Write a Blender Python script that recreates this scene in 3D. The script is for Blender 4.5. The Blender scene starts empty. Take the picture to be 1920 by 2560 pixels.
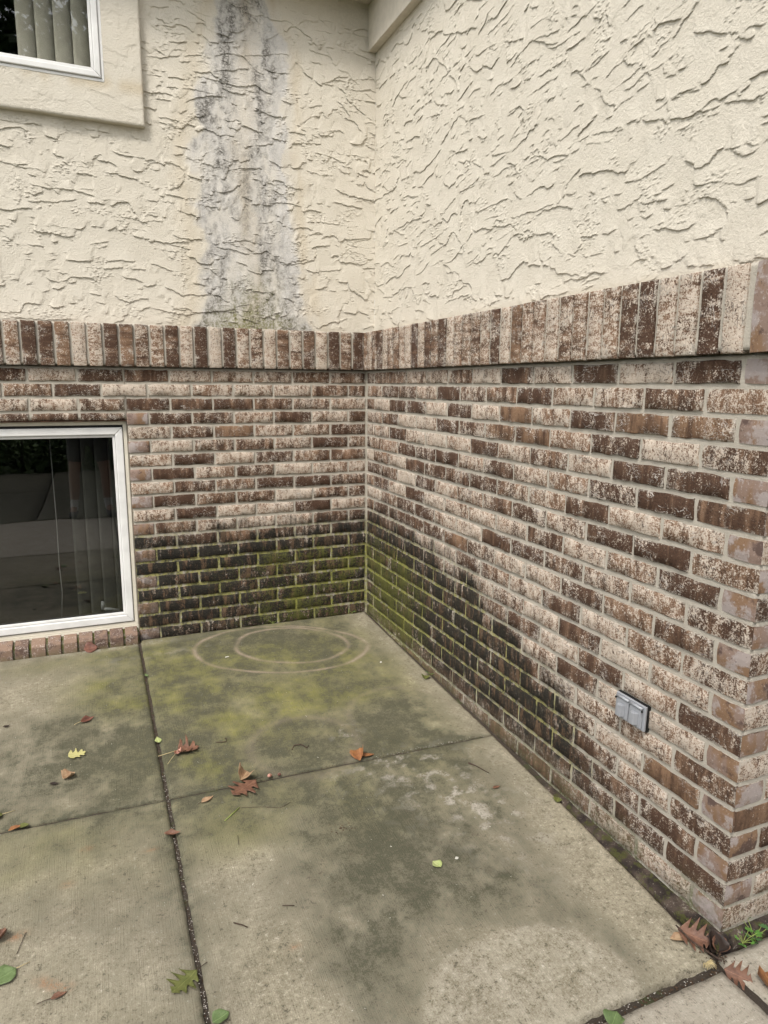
import bpy, math, random
import numpy as np
from mathutils import Matrix, Vector

# ------------------------------------------------------------------ camera, sky, sun, exposure
scn = bpy.context.scene
COL = scn.collection
R_ = math.radians
YAW, PITCH, ROLL = R_(22.89), R_(-10.436), R_(0.401)
CAM = Vector((-1.377, -3.522, 1.284))
fw = Vector((math.sin(YAW) * math.cos(PITCH), math.cos(YAW) * math.cos(PITCH), math.sin(PITCH)))
rt = Vector((math.cos(YAW), -math.sin(YAW), 0))
up = rt.cross(fw)
rt2 = math.cos(ROLL) * rt + math.sin(ROLL) * up
up2 = -math.sin(ROLL) * rt + math.cos(ROLL) * up
cd = bpy.data.cameras.new('camera')
cd.sensor_fit = 'HORIZONTAL'
cd.sensor_width = 36.0
cd.lens = 1722.7 * 36.0 / 1920.0
cd.clip_start = 0.02
cd.clip_end = 600
cam = bpy.data.objects.new('camera', cd)
M = Matrix((rt2, up2, -fw)).transposed().to_4x4()
M.translation = CAM
cam.matrix_world = M
COL.objects.link(cam)
scn.camera = cam

SUN_EL, SUN_AZ = R_(56), R_(226)      # azimuth clockwise from +Y: behind the camera, to its left
world = bpy.data.worlds.new('World')
scn.world = world
world.use_nodes = True
wt = world.node_tree
wt.nodes.clear()
sky = wt.nodes.new('ShaderNodeTexSky')
sky.sky_type = 'NISHITA'
sky.sun_disc = False
sky.sun_elevation = SUN_EL
sky.sun_rotation = SUN_AZ
sky.dust_density = 3.0
sky.air_density = 1.0
hs = wt.nodes.new('ShaderNodeHueSaturation')
hs.inputs['Saturation'].default_value = 0.16   # thin cloud cover
bg = wt.nodes.new('ShaderNodeBackground')
bg.inputs['Strength'].default_value = 0.15
wo = wt.nodes.new('ShaderNodeOutputWorld')
wt.links.new(sky.outputs[0], hs.inputs['Color'])
wt.links.new(hs.outputs[0], bg.inputs['Color'])
wt.links.new(bg.outputs[0], wo.inputs['Surface'])

sd = bpy.data.lights.new('sun', 'SUN')
sd.energy = 1.5
sd.angle = R_(12)
sd.color = (1.0, 0.94, 0.86)
sun = bpy.data.objects.new('sun', sd)
sdir = Vector((math.sin(SUN_AZ) * math.cos(SUN_EL), math.cos(SUN_AZ) * math.cos(SUN_EL), math.sin(SUN_EL)))
sun.rotation_euler = sdir.to_track_quat('Z', 'Y').to_euler()
sun.location = sdir * 30
COL.objects.link(sun)
scn.view_settings.view_transform = 'Standard'
scn.view_settings.look = 'None'
scn.view_settings.exposure = 1.08
scn.view_settings.gamma = 1.0
scn.view_settings.use_curve_mapping = False
scn.cycles.max_bounces = 5
scn.cycles.diffuse_bounces = 3
scn.cycles.caustics_reflective = False
scn.cycles.caustics_refractive = False
scn.cycles.transparent_max_bounces = 12

rnd = random.Random(7)
C = 0.0677           # one brick course
L = 0.2041           # one stretcher and its joint
W = 2.4595           # length of the right-hand wall
ZS = 20 * C          # top of the stretcher courses
STY = 0.08           # stucco plane set back behind the brick face


def gz(x, y):
    """patio surface height: falls away from the back wall"""
    y = np.asarray(y, float)
    return np.where(y > -2.5, 0.012 + 0.043 * y, 0.012 - 0.043 * 2.5 + 0.006 * (y + 2.5))


# ------------------------------------------------------------------ noise in numpy
def perlin(x, y, seed=0):
    rs = np.random.RandomState(seed)
    perm = rs.permutation(512)
    perm = np.concatenate([perm, perm])
    ang = rs.rand(512) * 2 * np.pi
    gx, gy = np.cos(ang), np.sin(ang)
    xi, yi = np.floor(x).astype(int), np.floor(y).astype(int)
    xf, yf = x - xi, y - yi
    u = xf * xf * xf * (xf * (xf * 6 - 15) + 10)
    v = yf * yf * yf * (yf * (yf * 6 - 15) + 10)

    def g(ix, iy, dx, dy):
        h = perm[(perm[ix & 511] + iy) & 511]
        return gx[h] * dx + gy[h] * dy
    a = g(xi, yi, xf, yf)
    b = g(xi + 1, yi, xf - 1, yf)
    c = g(xi, yi + 1, xf, yf - 1)
    d = g(xi + 1, yi + 1, xf - 1, yf - 1)
    return ((a + (b - a) * u) * (1 - v) + (c + (d - c) * u) * v) * 1.5


def fbm(x, y, seed=0, octv=4, gain=.5):
    t, a, s = 0, 1.0, 0.0
    for o in range(octv):
        t = t + a * perlin(x * 2 ** o + 17.3 * o, y * 2 ** o - 9.1 * o, seed + o)
        s += a
        a *= gain
    return t / s


def sst(x, a, b):
    t = np.clip((x - a) / (b - a), 0, 1)
    return t * t * (3 - 2 * t)


# ------------------------------------------------------------------ objects
def tag(o, label=None, cat=None, group=None, kind=None):
    if label: o['label'] = label
    if cat: o['category'] = cat
    if group: o['group'] = group
    if kind: o['kind'] = kind
    return o


def empty(name, loc=(0, 0, 0), rz=0.0):
    o = bpy.data.objects.new(name, None)
    o.empty_display_size = .1
    o.location = loc
    o.rotation_euler = (0, 0, rz)
    COL.objects.link(o)
    return o


def obj(name, me, mat=None, parent=None, loc=None, rot=None):
    o = bpy.data.objects.new(name, me)
    if mat is not None and not me.materials:
        for m_ in (mat if isinstance(mat, (list, tuple)) else [mat]):
            me.materials.append(m_)
    if loc is not None: o.location = loc
    if rot is not None: o.rotation_euler = rot
    if parent is not None: o.parent = parent
    COL.objects.link(o)
    return o


def mesh(name, v, f, smooth=False):
    me = bpy.data.meshes.new(name)
    me.from_pydata([tuple(map(float, p)) for p in v], [], f)
    if smooth:
        me.shade_smooth()
    me.update()
    return me


class MB:
    """collects simple solids into one mesh"""
    def __init__(s): s.v, s.f = [], []

    def box(s, x0, x1, y0, y1, z0, z1):
        n = len(s.v)
        s.v += [(x0, y0, z0), (x1, y0, z0), (x1, y1, z0), (x0, y1, z0), (x0, y0, z1), (x1, y0, z1), (x1, y1, z1), (x0, y1, z1)]
        s.f += [tuple(n + i for i in q) for q in ((3, 2, 1, 0), (4, 5, 6, 7), (0, 1, 5, 4), (1, 2, 6, 5), (2, 3, 7, 6), (3, 0, 4, 7))]
        return s

    def prism(s, prof, axis, a, b):
        """closed profile (list of 2-D points) swept along an axis"""
        n, k = len(s.v), len(prof)
        for t in (a, b):
            for p in prof:
                s.v.append({'x': (t, p[0], p[1]), 'y': (p[0], t, p[1]), 'z': (p[0], p[1], t)}[axis])
        for i in range(k):
            j = (i + 1) % k
            s.f.append((n + i, n + j, n + k + j, n + k + i))
        s.f.append(tuple(n + i for i in range(k))[::-1])
        s.f.append(tuple(n + k + i for i in range(k)))
        return s

    def tube(s, pts, rad, k=6):
        n0 = len(s.v)
        pts = [Vector(p) for p in pts]
        for i, p in enumerate(pts):
            d = (pts[min(i + 1, len(pts) - 1)] - pts[max(i - 1, 0)]).normalized()
            a = d.cross(Vector((0, 0, 1)) if abs(d.z) < .9 else Vector((1, 0, 0))).normalized()
            b = d.cross(a)
            r = rad[i] if isinstance(rad, (list, tuple)) else rad
            for q in range(k):
                t = 2 * math.pi * q / k
                s.v.append(tuple(p + r * (math.cos(t) * a + math.sin(t) * b)))
        for i in range(len(pts) - 1):
            for q in range(k):
                w = (q + 1) % k
                s.f.append((n0 + i * k + q, n0 + i * k + w, n0 + (i + 1) * k + w, n0 + (i + 1) * k + q))
        s.f.append(tuple(n0 + q for q in range(k))[::-1])
        s.f.append(tuple(n0 + (len(pts) - 1) * k + q for q in range(k)))
        return s

    def build(s, name, mat, parent=None, smooth=False, bevel=0, loc=None, rot=None):
        me = mesh(name, s.v, s.f, smooth)
        o = obj(name, me, mat, parent, loc, rot)
        if bevel:
            m = o.modifiers.new('bevel', 'BEVEL')
            m.width = bevel
            m.segments = 2
            m.limit_method = 'ANGLE'
            m.angle_limit = R_(40)
        return o


def sheet(name, pos, mask=None, attrs=None, back=None):
    """a fine grid of points pos[nj, ni, 3]; cells where mask is False are left out; back = offset of a rim that gives it thickness"""
    nj, ni = pos.shape[:2]
    idx = np.arange(nj * ni).reshape(nj, ni)
    if mask is None:
        mask = np.ones((nj - 1, ni - 1), bool)
    q = np.stack([idx[:-1, :-1], idx[:-1, 1:], idx[1:, 1:], idx[1:, :-1]], -1)[mask]
    V = pos.reshape(-1, 3)
    if back is not None:
        pm = np.pad(mask, 1)
        c = pm[1:-1, 1:-1]
        e = []
        for nb, a, b in ((pm[:-2, 1:-1], idx[:-1, :-1], idx[:-1, 1:]), (pm[2:, 1:-1], idx[1:, 1:], idx[1:, :-1]),
                         (pm[1:-1, :-2], idx[1:, :-1], idx[:-1, :-1]), (pm[1:-1, 2:], idx[:-1, 1:], idx[1:, 1:])):
            m = c & ~nb
            e.append(np.stack([a[m], b[m]], -1))
        e = np.concatenate(e)
        uq, inv = np.unique(e, return_inverse=True)
        inv = inv.reshape(e.shape) + len(V)
        V = np.concatenate([V, V[uq] + np.asarray(back)])
        q = np.concatenate([q, np.stack([e[:, 1], e[:, 0], inv[:, 0], inv[:, 1]], -1)])
    me = bpy.data.meshes.new(name)
    me.vertices.add(len(V))
    me.vertices.foreach_set('co', V.astype(np.float32).ravel())
    me.loops.add(q.size)
    me.loops.foreach_set('vertex_index', q.astype(np.int32).ravel())
    me.polygons.add(len(q))
    me.polygons.foreach_set('loop_start', (np.arange(len(q)) * 4).astype(np.int32))
    me.polygons.foreach_set('use_smooth', np.ones(len(q), bool))
    me.update(calc_edges=True)
    for k, a in (attrs or {}).items():
        a = np.concatenate([a.reshape(-1), np.zeros(len(V) - nj * ni)]).astype(np.float32)
        if back is not None:
            a[nj * ni:] = a[uq]
        at = me.attributes.new(k, 'FLOAT', 'POINT')
        at.data.foreach_set('value', a)
    return me


# ------------------------------------------------------------------ node expressions
class X:
    T = None
    def __init__(s, sock): s.s = sock
    def __add__(s, o): return mth('ADD', s, o)
    def __radd__(s, o): return mth('ADD', o, s)
    def __sub__(s, o): return mth('SUBTRACT', s, o)
    def __rsub__(s, o): return mth('SUBTRACT', o, s)
    def __mul__(s, o): return mth('MULTIPLY', s, o)
    def __rmul__(s, o): return mth('MULTIPLY', o, s)


def put(inp, v):
    if isinstance(v, X): X.T.links.new(v.s, inp)
    elif isinstance(v, (tuple, list)) and len(inp.default_value) == 4 and len(v) == 3: inp.default_value = (*v, 1)
    else: inp.default_value = v


def mth(op, a, b=0.0):
    n = X.T.nodes.new('ShaderNodeMath')
    n.operation = op
    put(n.inputs[0], a)
    put(n.inputs[1], b)
    return X(n.outputs[0])


def mx(a, b): return mth('MAXIMUM', a, b)
def mn(a, b): return mth('MINIMUM', a, b)


def ss(v, a, b, lo=0.0, hi=1.0):
    """smooth step from lo at a to hi at b"""
    n = X.T.nodes.new('ShaderNodeMapRange')
    n.interpolation_type = 'SMOOTHSTEP'
    if isinstance(a, X) or isinstance(b, X) or a < b:
        put(n.inputs[0], v); put(n.inputs[1], a); put(n.inputs[2], b)
        put(n.inputs[3], lo); put(n.inputs[4], hi)
    else:
        put(n.inputs[0], v); put(n.inputs[1], b); put(n.inputs[2], a)
        put(n.inputs[3], hi); put(n.inputs[4], lo)
    return X(n.outputs[0])


def noise(vec, scale, detail=3.0, rough=.55, dist=0.0):
    n = X.T.nodes.new('ShaderNodeTexNoise')
    put(n.inputs['Vector'], vec)
    n.inputs['Scale'].default_value = scale
    n.inputs['Detail'].default_value = detail
    n.inputs['Roughness'].default_value = rough
    n.inputs['Distortion'].default_value = dist
    return X(n.outputs[0])


def voro(vec, scale, feature='F1'):
    n = X.T.nodes.new('ShaderNodeTexVoronoi')
    n.feature = feature
    put(n.inputs['Vector'], vec)
    n.inputs['Scale'].default_value = scale
    return X(n.outputs[0])


def vmul(vec, t):
    n = X.T.nodes.new('ShaderNodeVectorMath')
    n.operation = 'MULTIPLY'
    put(n.inputs[0], vec)
    n.inputs[1].default_value = t
    return X(n.outputs[0])


def vadd(vec, o):
    n = X.T.nodes.new('ShaderNodeVectorMath')
    n.operation = 'ADD'
    put(n.inputs[0], vec)
    put(n.inputs[1], o)
    return X(n.outputs[0])


def xyz(vec):
    n = X.T.nodes.new('ShaderNodeSeparateXYZ')
    put(n.inputs[0], vec)
    return [X(o) for o in n.outputs]


def cmb(x, y, z):
    n = X.T.nodes.new('ShaderNodeCombineXYZ')
    for i, v in enumerate((x, y, z)): put(n.inputs[i], v)
    return X(n.outputs[0])


def mix(f, a, b):
    n = X.T.nodes.new('ShaderNodeMix')
    n.data_type = 'RGBA'
    n.clamp_factor = True
    put(n.inputs[0], f)
    put(n.inputs[6], a)
    put(n.inputs[7], b)
    return X(n.outputs[2])


def attr(name):
    n = X.T.nodes.new('ShaderNodeAttribute')
    n.attribute_name = name
    return X(n.outputs['Fac'])


def pos(): return X(X.T.nodes.new('ShaderNodeNewGeometry').outputs['Position'])
def ocoord(): return X(X.T.nodes.new('ShaderNodeTexCoord').outputs['Object'])


def oinfo():
    n = X.T.nodes.new('ShaderNodeObjectInfo')
    return X(n.outputs['Color']), X(n.outputs['Random'])


def bump(h, dist, strength=1.0, prev=None):
    n = X.T.nodes.new('ShaderNodeBump')
    n.inputs['Strength'].default_value = strength
    n.inputs['Distance'].default_value = dist
    put(n.inputs['Height'], h)
    if prev: put(n.inputs['Normal'], prev)
    return X(n.outputs[0])


def material(name, fn, rough=.8, spec=.3):
    m = bpy.data.materials.new(name)
    m.use_nodes = True
    t = m.node_tree
    t.nodes.clear()
    X.T = t
    out = t.nodes.new('ShaderNodeOutputMaterial')
    b = t.nodes.new('ShaderNodeBsdfPrincipled')
    t.links.new(b.outputs[0], out.inputs[0])
    b.inputs['Roughness'].default_value = rough
    b.inputs['Specular IOR Level'].default_value = spec
    r = fn()
    if not isinstance(r, dict): r = {'c': r}
    put(b.inputs['Base Color'], r['c'])
    if 'n' in r: put(b.inputs['Normal'], r['n'])
    if 'r' in r: put(b.inputs['Roughness'], r['r'])
    if 'm' in r: b.inputs['Metallic'].default_value = r['m']
    if 't' in r: 
        b.inputs['Transmission Weight'].default_value = r['t']
    return m


def plain(name, col, rough=.6, spec=.3, var=.12, scale=40., bmp=0.0):
    def fn():
        o, (c, r) = ocoord(), oinfo()
        v = vadd(o, cmb(r * 37.0, r * 11.0, 0.0))
        n = noise(v, scale, 4)
        d = {'c': mix(ss(n, .3, .7), tuple(x * (1 - var) for x in col), tuple(min(1, x * (1 + var)) for x in col))}
        if bmp: d['n'] = bump(n, bmp)
        return d
    return material(name, fn, rough, spec)


def algae():
    """black algae and green moss growing up both brick walls out of the inner corner"""
    P = pos()
    x, y, z = xyz(P)
    side = ss(y * -1.0, .03, .06)
    s = mx(x * -1.0, y * -1.0)
    n = noise(P, 6.5, 4, .6) - .5
    stre = noise(cmb(x * 45.0 + y * 45.0, 0.0, z * 9.0), 1.0, 3, .6) - .5
    fine = noise(P, 90.0, 3, .6) - .5
    zb_back = .515 + n * .30 + stre * .22
    zb_right = .60 - s * .085 - ss(s, 1.05, 1.7) * .16 - ss(s, 1.6, 2.25) * .30 + n * .26 + stre * .16
    zb = zb_back + side * (zb_right - zb_back)
    k = ss(z - zb + fine * .08, .11, -.10)
    k = k * (1.0 - ss(z, .10, .0) * (.35 + side * .35))
    k = k * ss(s, 2.35, 1.7)
    k = k * ss(stre * 1.2 + fine * .8 + n * .6, -.30, .06, .12, 1.0)
    left = ss(x, -1.235, -1.225)
    k = k * left
    g = ss(s, 1.25 , .25) * ss(z - zb * .86, .04, -.12) * ss(n + fine * .9 + stre * .4 + side * .10, -.22, .22)
    g = g * left
    low = ss(z, .06, -.06) * ss(n + fine, -.2, .2) * side
    return k, g, low, fine


BLACK, MOSS, OLIVE = (.008, .008, .006), (.110, .115, .018), (.285, .265, .090)


def brick_coated():
    o, (c, r) = ocoord(), oinfo()
    v = vadd(o, cmb(r * 31.0, r * 17.0, r * 5.0))
    sx, sy, sz = xyz(v)
    sep = X.T.nodes.new('ShaderNodeSeparateColor')
    put(sep.inputs[0], c)
    dark, white, warm = [X(q) for q in sep.outputs[:3]]
    band = noise(cmb(sx * 34.0, sy * 9.0, sz * 7.0), 1.0, 3, .65)
    fine = noise(v, 230.0, 3, .8)
    rs_ = .65 + mth('FRACT', r * 17.31) * .9
    mid = noise(cmb(sx * 75.0 * rs_, sy * 60.0, sz * 48.0 * rs_), 1.0, 4, .75)
    big = noise(v, 14.0, 2)
    # brown clay under a kiln-darkened skin, under a broken lime coat
    dm = ss(band * 1.05 + mid * .30 + (dark - .5) * .50, .46, .86)
    base = mix(warm, mix(mid, (.180, .102, .062), (.275, .176, .118)), mix(mid, (.245, .148, .088), (.165, .098, .058)))
    base = mix(dm, base, mix(fine, (.034, .017, .010), (.100, .054, .033)))
    wf = (fine - .5) * 1.05 + (mid - .5) * .80 + (band - .5) * -.30 + (big - .5) * .40 + (white - .5) * .42 + (mth('FRACT', r * 7.77) - .5) * .10
    wm = ss(wf, .02, .15)
    coat = mix(mid, (.395, .312, .240), (.655, .585, .500))
    base = mix(wm * .88, base, coat)
    wr = noise(cmb(sx * 22.0 + sz * 26.0, sy * 10.0, sz * 40.0 - sx * 12.0), 1.0, 2, .5, 1.2)
    wrk = ss(mth('ABSOLUTE', wr - .5), .022, .0) * ss(big, .47, .58)
    base = mix(wrk * .8, base, mix(ss(white, .3, .6), (.60, .55, .50), (.05, .032, .025)))
    base = mix(wrk * .6 * ss(mid, .5, .6), base, (.64, .60, .55))
    pit = ss(fine + (mid - .5) * .4, .42, .28)
    base = mix(pit * .65, base, (.055, .034, .025))
    ox, oy, oz = xyz(o)
    arr = mx(ss(mth('ABSOLUTE', oz), .0185, .0275), ss(mth('ABSOLUTE', ox), .084, .0965))
    base = mix(arr * ss(mid * .6 + big * .5 + (fine - .5) * .5, .53, .66) * .75, base, (.42, .385, .33))
    k, g, low, fa = algae()
    base = mix(mn(k * 1.5, .97), base, mix(ss(fine + fa * .5, .52, .72), BLACK, (.048, .038, .022)))
    base = mix(ss(band + (fine - .5) * .5 + (r - .5) * .10, .53, .66) * k * .8, base, (.135, .082, .048))
    base = mix(ss(g + (fine - .5) * 1.2 + (mid - .5) * .8, .25, .9) * .5, base, MOSS)
    base = mix(low * .55, base, (.10, .10, .045))
    h = fine * .45 + mid * .55 + wrk * .25 - pit * .3
    return {'c': base, 'n': bump(h, .0055, 1.0), 'r': .88 - k * .12}


def brick_smooth():
    o, (c, r) = ocoord(), oinfo()
    v = vadd(o, cmb(r * 31.0, r * 17.0, r * 5.0))
    sx, sy, sz = xyz(v)
    fine = noise(v, 150.0, 4, .7)
    b = noise(cmb(sx * 14.0 + sy * 14.0, 3.0, sz * 5.0), 1.0, 2)
    b2 = noise(v, 16.0, 3)
    base = mix(ss(b, .44, .54), (.195, .118, .070), (.215, .152, .122))
    base = mix(ss(b2 + (fine - .5) * .25, .50, .60) * .75, base, (.33, .295, .285))
    base = mix(ss(b2 + (fine - .5) * .2, .43, .33) * .85, base, (.068, .042, .036))
    base = mix(ss(fine, .58, .68) * .5, base, (.46, .41, .36))
    base = mix(ss(noise(v, 190.0, 2), .34, .28) * .7, base, (.045, .035, .03))
    k, g, low, fa = algae()
    base = mix(k * .62, base, mix(ss(fine, .45, .6), BLACK, (.10, .07, .045)))
    base = mix(g * .6, base, MOSS)
    base = mix(low * .5, base, (.10, .10, .045))
    return {'c': base, 'n': bump(fine, .0008, .8)}


def mortar():
    P = pos()
    f, m = noise(P, 260.0, 3, .7), noise(P, 35.0, 4)
    base = mix(m, (.355, .322, .268), (.435, .402, .345))
    base = mix(ss(f, .58, .72) * .5, base, (.50, .465, .405))
    base = mix(ss(f, .40, .28) * .55, base, (.18, .16, .13))
    k, g, low, fa = algae()
    base = mix(k * .88, base, mix(ss(f + fa * .8 + (m - .5) * 1.2, .36, .60), (.040, .041, .020), OLIVE))
    base = mix(g * .75, base, (.235, .24, .050))
    base = mix(low * .9, base, (.085, .09, .035))
    return {'c': base, 'n': bump(f * .6 + m * .5, .0035, .9)}


def sill_brick():
    o, (c, r) = ocoord(), oinfo()
    v = vadd(o, cmb(r * 31.0, r * 17.0, r * 5.0))
    f, b = noise(v, 160.0, 4, .7), noise(v, 30.0, 3)
    base = mix(ss(b + (r - .5) * .5, .35, .65), (.205, .138, .100), (.100, .064, .050))
    base = mix(ss(f + (b - .5) * .5, .55, .68) * .7, base, (.46, .40, .35))
    base = mix(ss(noise(v, 210.0, 2), .36, .28) * .7, base, (.06, .045, .03))
    x, y, z = xyz(pos())
    base = mix(ss(z + b * .05, .055, .02) * .55, base, (.13, .115, .05))
    return {'c': base, 'n': bump(f, .0016, .9)}


def stucco():
    P = pos()
    f, m = noise(P, 320.0, 3, .7), noise(P, 9.0, 4)
    base = mix(m, (.530, .486, .405), (.605, .565, .488))
    base = mix(ss(noise(P, 60.0, 3), .58, .70) * .22, base, (.575, .53, .46))
    tan, grey, white, moss = attr('tan'), attr('grey'), attr('white'), attr('moss')
    fi = noise(P, 120.0, 4, .7)
    base = mix(tan * .75, base, (.455, .375, .255))
    base = mix(white * ss(fi, .30, .52, .70, 1.0), base, (.515, .498, .475))
    base = mix(grey * ss(fi, .36, .60, .25, 1.0), base, (.135, .126, .112))
    base = mix(moss * ss(fi, .40, .62, .2, 1.0), base, (.20, .195, .09))
    return {'c': base, 'n': bump(f * .5 + noise(P, 130.0, 3) * .7, .0034, .9)}


def concrete(clean=0.0):
    def fn():
        P = pos()
        x, y, z = xyz(P)
        wob = noise(P, 3.0, 2) * .02
        broom = noise(cmb((x + wob) * 330.0, y * 7.0, 0.0), 1.0, 3, .6)
        f = noise(P, 240.0, 3, .8)
        p = noise(P, 85.0, 4, .8)
        m = ss(noise(P, 13.0, 6, .72), .28, .72)
        l = noise(P, 3.2, 5, .6)
        q = noise(P, 36.0, 4, .7)
        gr = (p - .5) * 2.6 + (f - .5) * 2.0 + (q - .5) * 1.5
        if clean:
            base = mix(m * .6 + gr * .5 + .2, (.275, .242, .190), (.385, .350, .285))
        else:
            base = mix(m * .35 + l * .5 + gr * .5, (.160, .138, .096), (.400, .358, .272))
        base = mix(ss(gr, .26, .62) * .6, base, (.50, .455, .375))
        base = mix(ss(gr, -.24, -.60) * .65, base, (.060, .052, .038))
        d, g, li, ring, rust = attr('dark'), attr('green'), attr('light'), attr('ring'), attr('rust')
        mm = m * .7 + gr
        base = mix(g * (m * .40 + gr * .6 + .66), base, mix(gr * .6 + .5, (.120, .116, .022), (.265, .255, .068)))
        base = mix(d * (m * .50 + gr * 1.15 + .70), base, mix(gr * .6 + .5, (.034, .034, .020), (.100, .096, .062)))
        base = mix(li * ss(mm, -.1, .8), base, (.36, .33, .28))
        base = mix(ring * ss(gr, -.5, .15, .45, 1.0), base, (.285, .228, .172))
        base = mix(rust * ss(mm, .0, .7), base, (.26, .115, .05))
        base = mix(ss(gr, .72, .84), base, (.66, .62, .55))
        h = broom * .6 + f * .5 + p * .6
        return {'c': base, 'n': bump(h, .0036, .9), 'r': .82 - d * .1}
    return fn


def soil():
    P = pos()
    f, m = noise(P, 300.0, 4, .75), noise(P, 40.0, 4)
    base = mix(m, (.028, .022, .016), (.075, .055, .038))
    base = mix(ss(f, .60, .68), base, (.26, .23, .20))
    base = mix(ss(noise(P, 12.0, 3), .58, .66) * .6, base, (.06, .075, .02))
    return {'c': base, 'n': bump(f, .006)}


M_BRICK = material('coated_brick', brick_coated)
M_SMOOTH = material('smooth_brick', brick_smooth, .7)
M_MORTAR = material('mortar', mortar, .95, .1)
M_SILL = material('sill_brick', sill_brick)
M_STUCCO = material('stucco', stucco, .85, .2)
M_CONC = material('stained_concrete', concrete(), .8, .25)
M_CONC2 = material('clean_concrete', concrete(1.0), .85, .2)
M_SOIL = material('joint_soil', soil, .7, .4)
M_VINYL = plain('white_vinyl', (.66, .655, .64), .4, .4, .08, 9)
M_CREAM = plain('cream_vinyl', (.62, .58, .49), .45, .4, .06, 20)
M_RUST = plain('rusty_steel', (.085, .045, .03), .8, .2, .5, 60)
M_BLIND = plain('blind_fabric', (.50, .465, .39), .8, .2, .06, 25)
M_BLIND2 = plain('shaded_blind_fabric', (.042, .043, .038), .85, .2, .06, 25)  # dimness behind the low glass put into the fabric colour
M_ROOM = plain('dark_room', (.012, .012, .012), .9, .1)  # near-black walls: the darkness of the unlit rooms is put into the colour
M_SOFFIT = plain('soffit_paint', (.52, .475, .40), .8, .2, .06, 30, .001)
M_OUTLET = plain('grey_outlet_plastic', (.27, .28, .30), .32, .5, .04, 60)
M_GASKET = plain('black_gasket', (.01, .01, .01), .6, .3)
M_CORD = plain('blind_cord', (.13, .13, .125), .6)


def glass_mat():
    m = bpy.data.materials.new('window_glass')
    m.use_nodes = True
    t = m.node_tree
    t.nodes.clear()
    X.T = t
    out = t.nodes.new('ShaderNodeOutputMaterial')
    mixn = t.nodes.new('ShaderNodeMixShader')
    tr = t.nodes.new('ShaderNodeBsdfTransparent')
    tr.inputs[0].default_value = (.88, .89, .88, 1)
    gl = t.nodes.new('ShaderNodeBsdfGlossy')
    gl.inputs['Roughness'].default_value = .012
    gl.inputs[0].default_value = (.95, .97, 1, 1)
    fr = t.nodes.new('ShaderNodeFresnel')
    fr.inputs[0].default_value = 1.95
    put(gl.inputs['Normal'], bump(noise(pos(), 5.0, 1), .0005, .5))
    gm = t.nodes.new('ShaderNodeNewGeometry')
    fac = X(fr.outputs[0]) * (1.0 - X(gm.outputs['Backfacing']))
    t.links.new(fac.s, mixn.inputs[0])
    t.links.new(tr.outputs[0], mixn.inputs[1])
    t.links.new(gl.outputs[0], mixn.inputs[2])
    t.links.new(mixn.outputs[0], out.inputs[0])
    return m


M_GLASS = glass_mat()

# ------------------------------------------------------------------ ground around the house
n_ = 90
gx_ = np.concatenate([-np.geomspace(.6, 260, n_ // 2)[::-1], np.geomspace(.6, 260, n_ // 2)])
gy_ = np.concatenate([-np.geomspace(.6, 260, n_ // 2)[::-1], np.geomspace(.6, 260, n_ // 2)])
GX, GY = np.meshgrid(gx_, gy_ - 4)
GZ = -.26 + .05 * fbm(GX * .3, GY * .3, 3)


def lawn_fn():
    P = pos()
    a, b = noise(P, 60.0, 4, .7), noise(P, .7, 3)
    return {'c': mix(a * .6 + b * .4, (.022, .042, .010), (.075, .105, .03)), 'n': bump(a, .03)}


lawn = obj('lawn', sheet('lawn', np.stack([GX, GY, GZ], -1)), material('grass', lawn_fn, .9, .1))
tag(lawn, kind='structure')

patio = empty('patio')
tag(patio, kind='structure')
jy = lambda x: -1.402 - .0275 * x       # the crack-like cross joint


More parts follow.
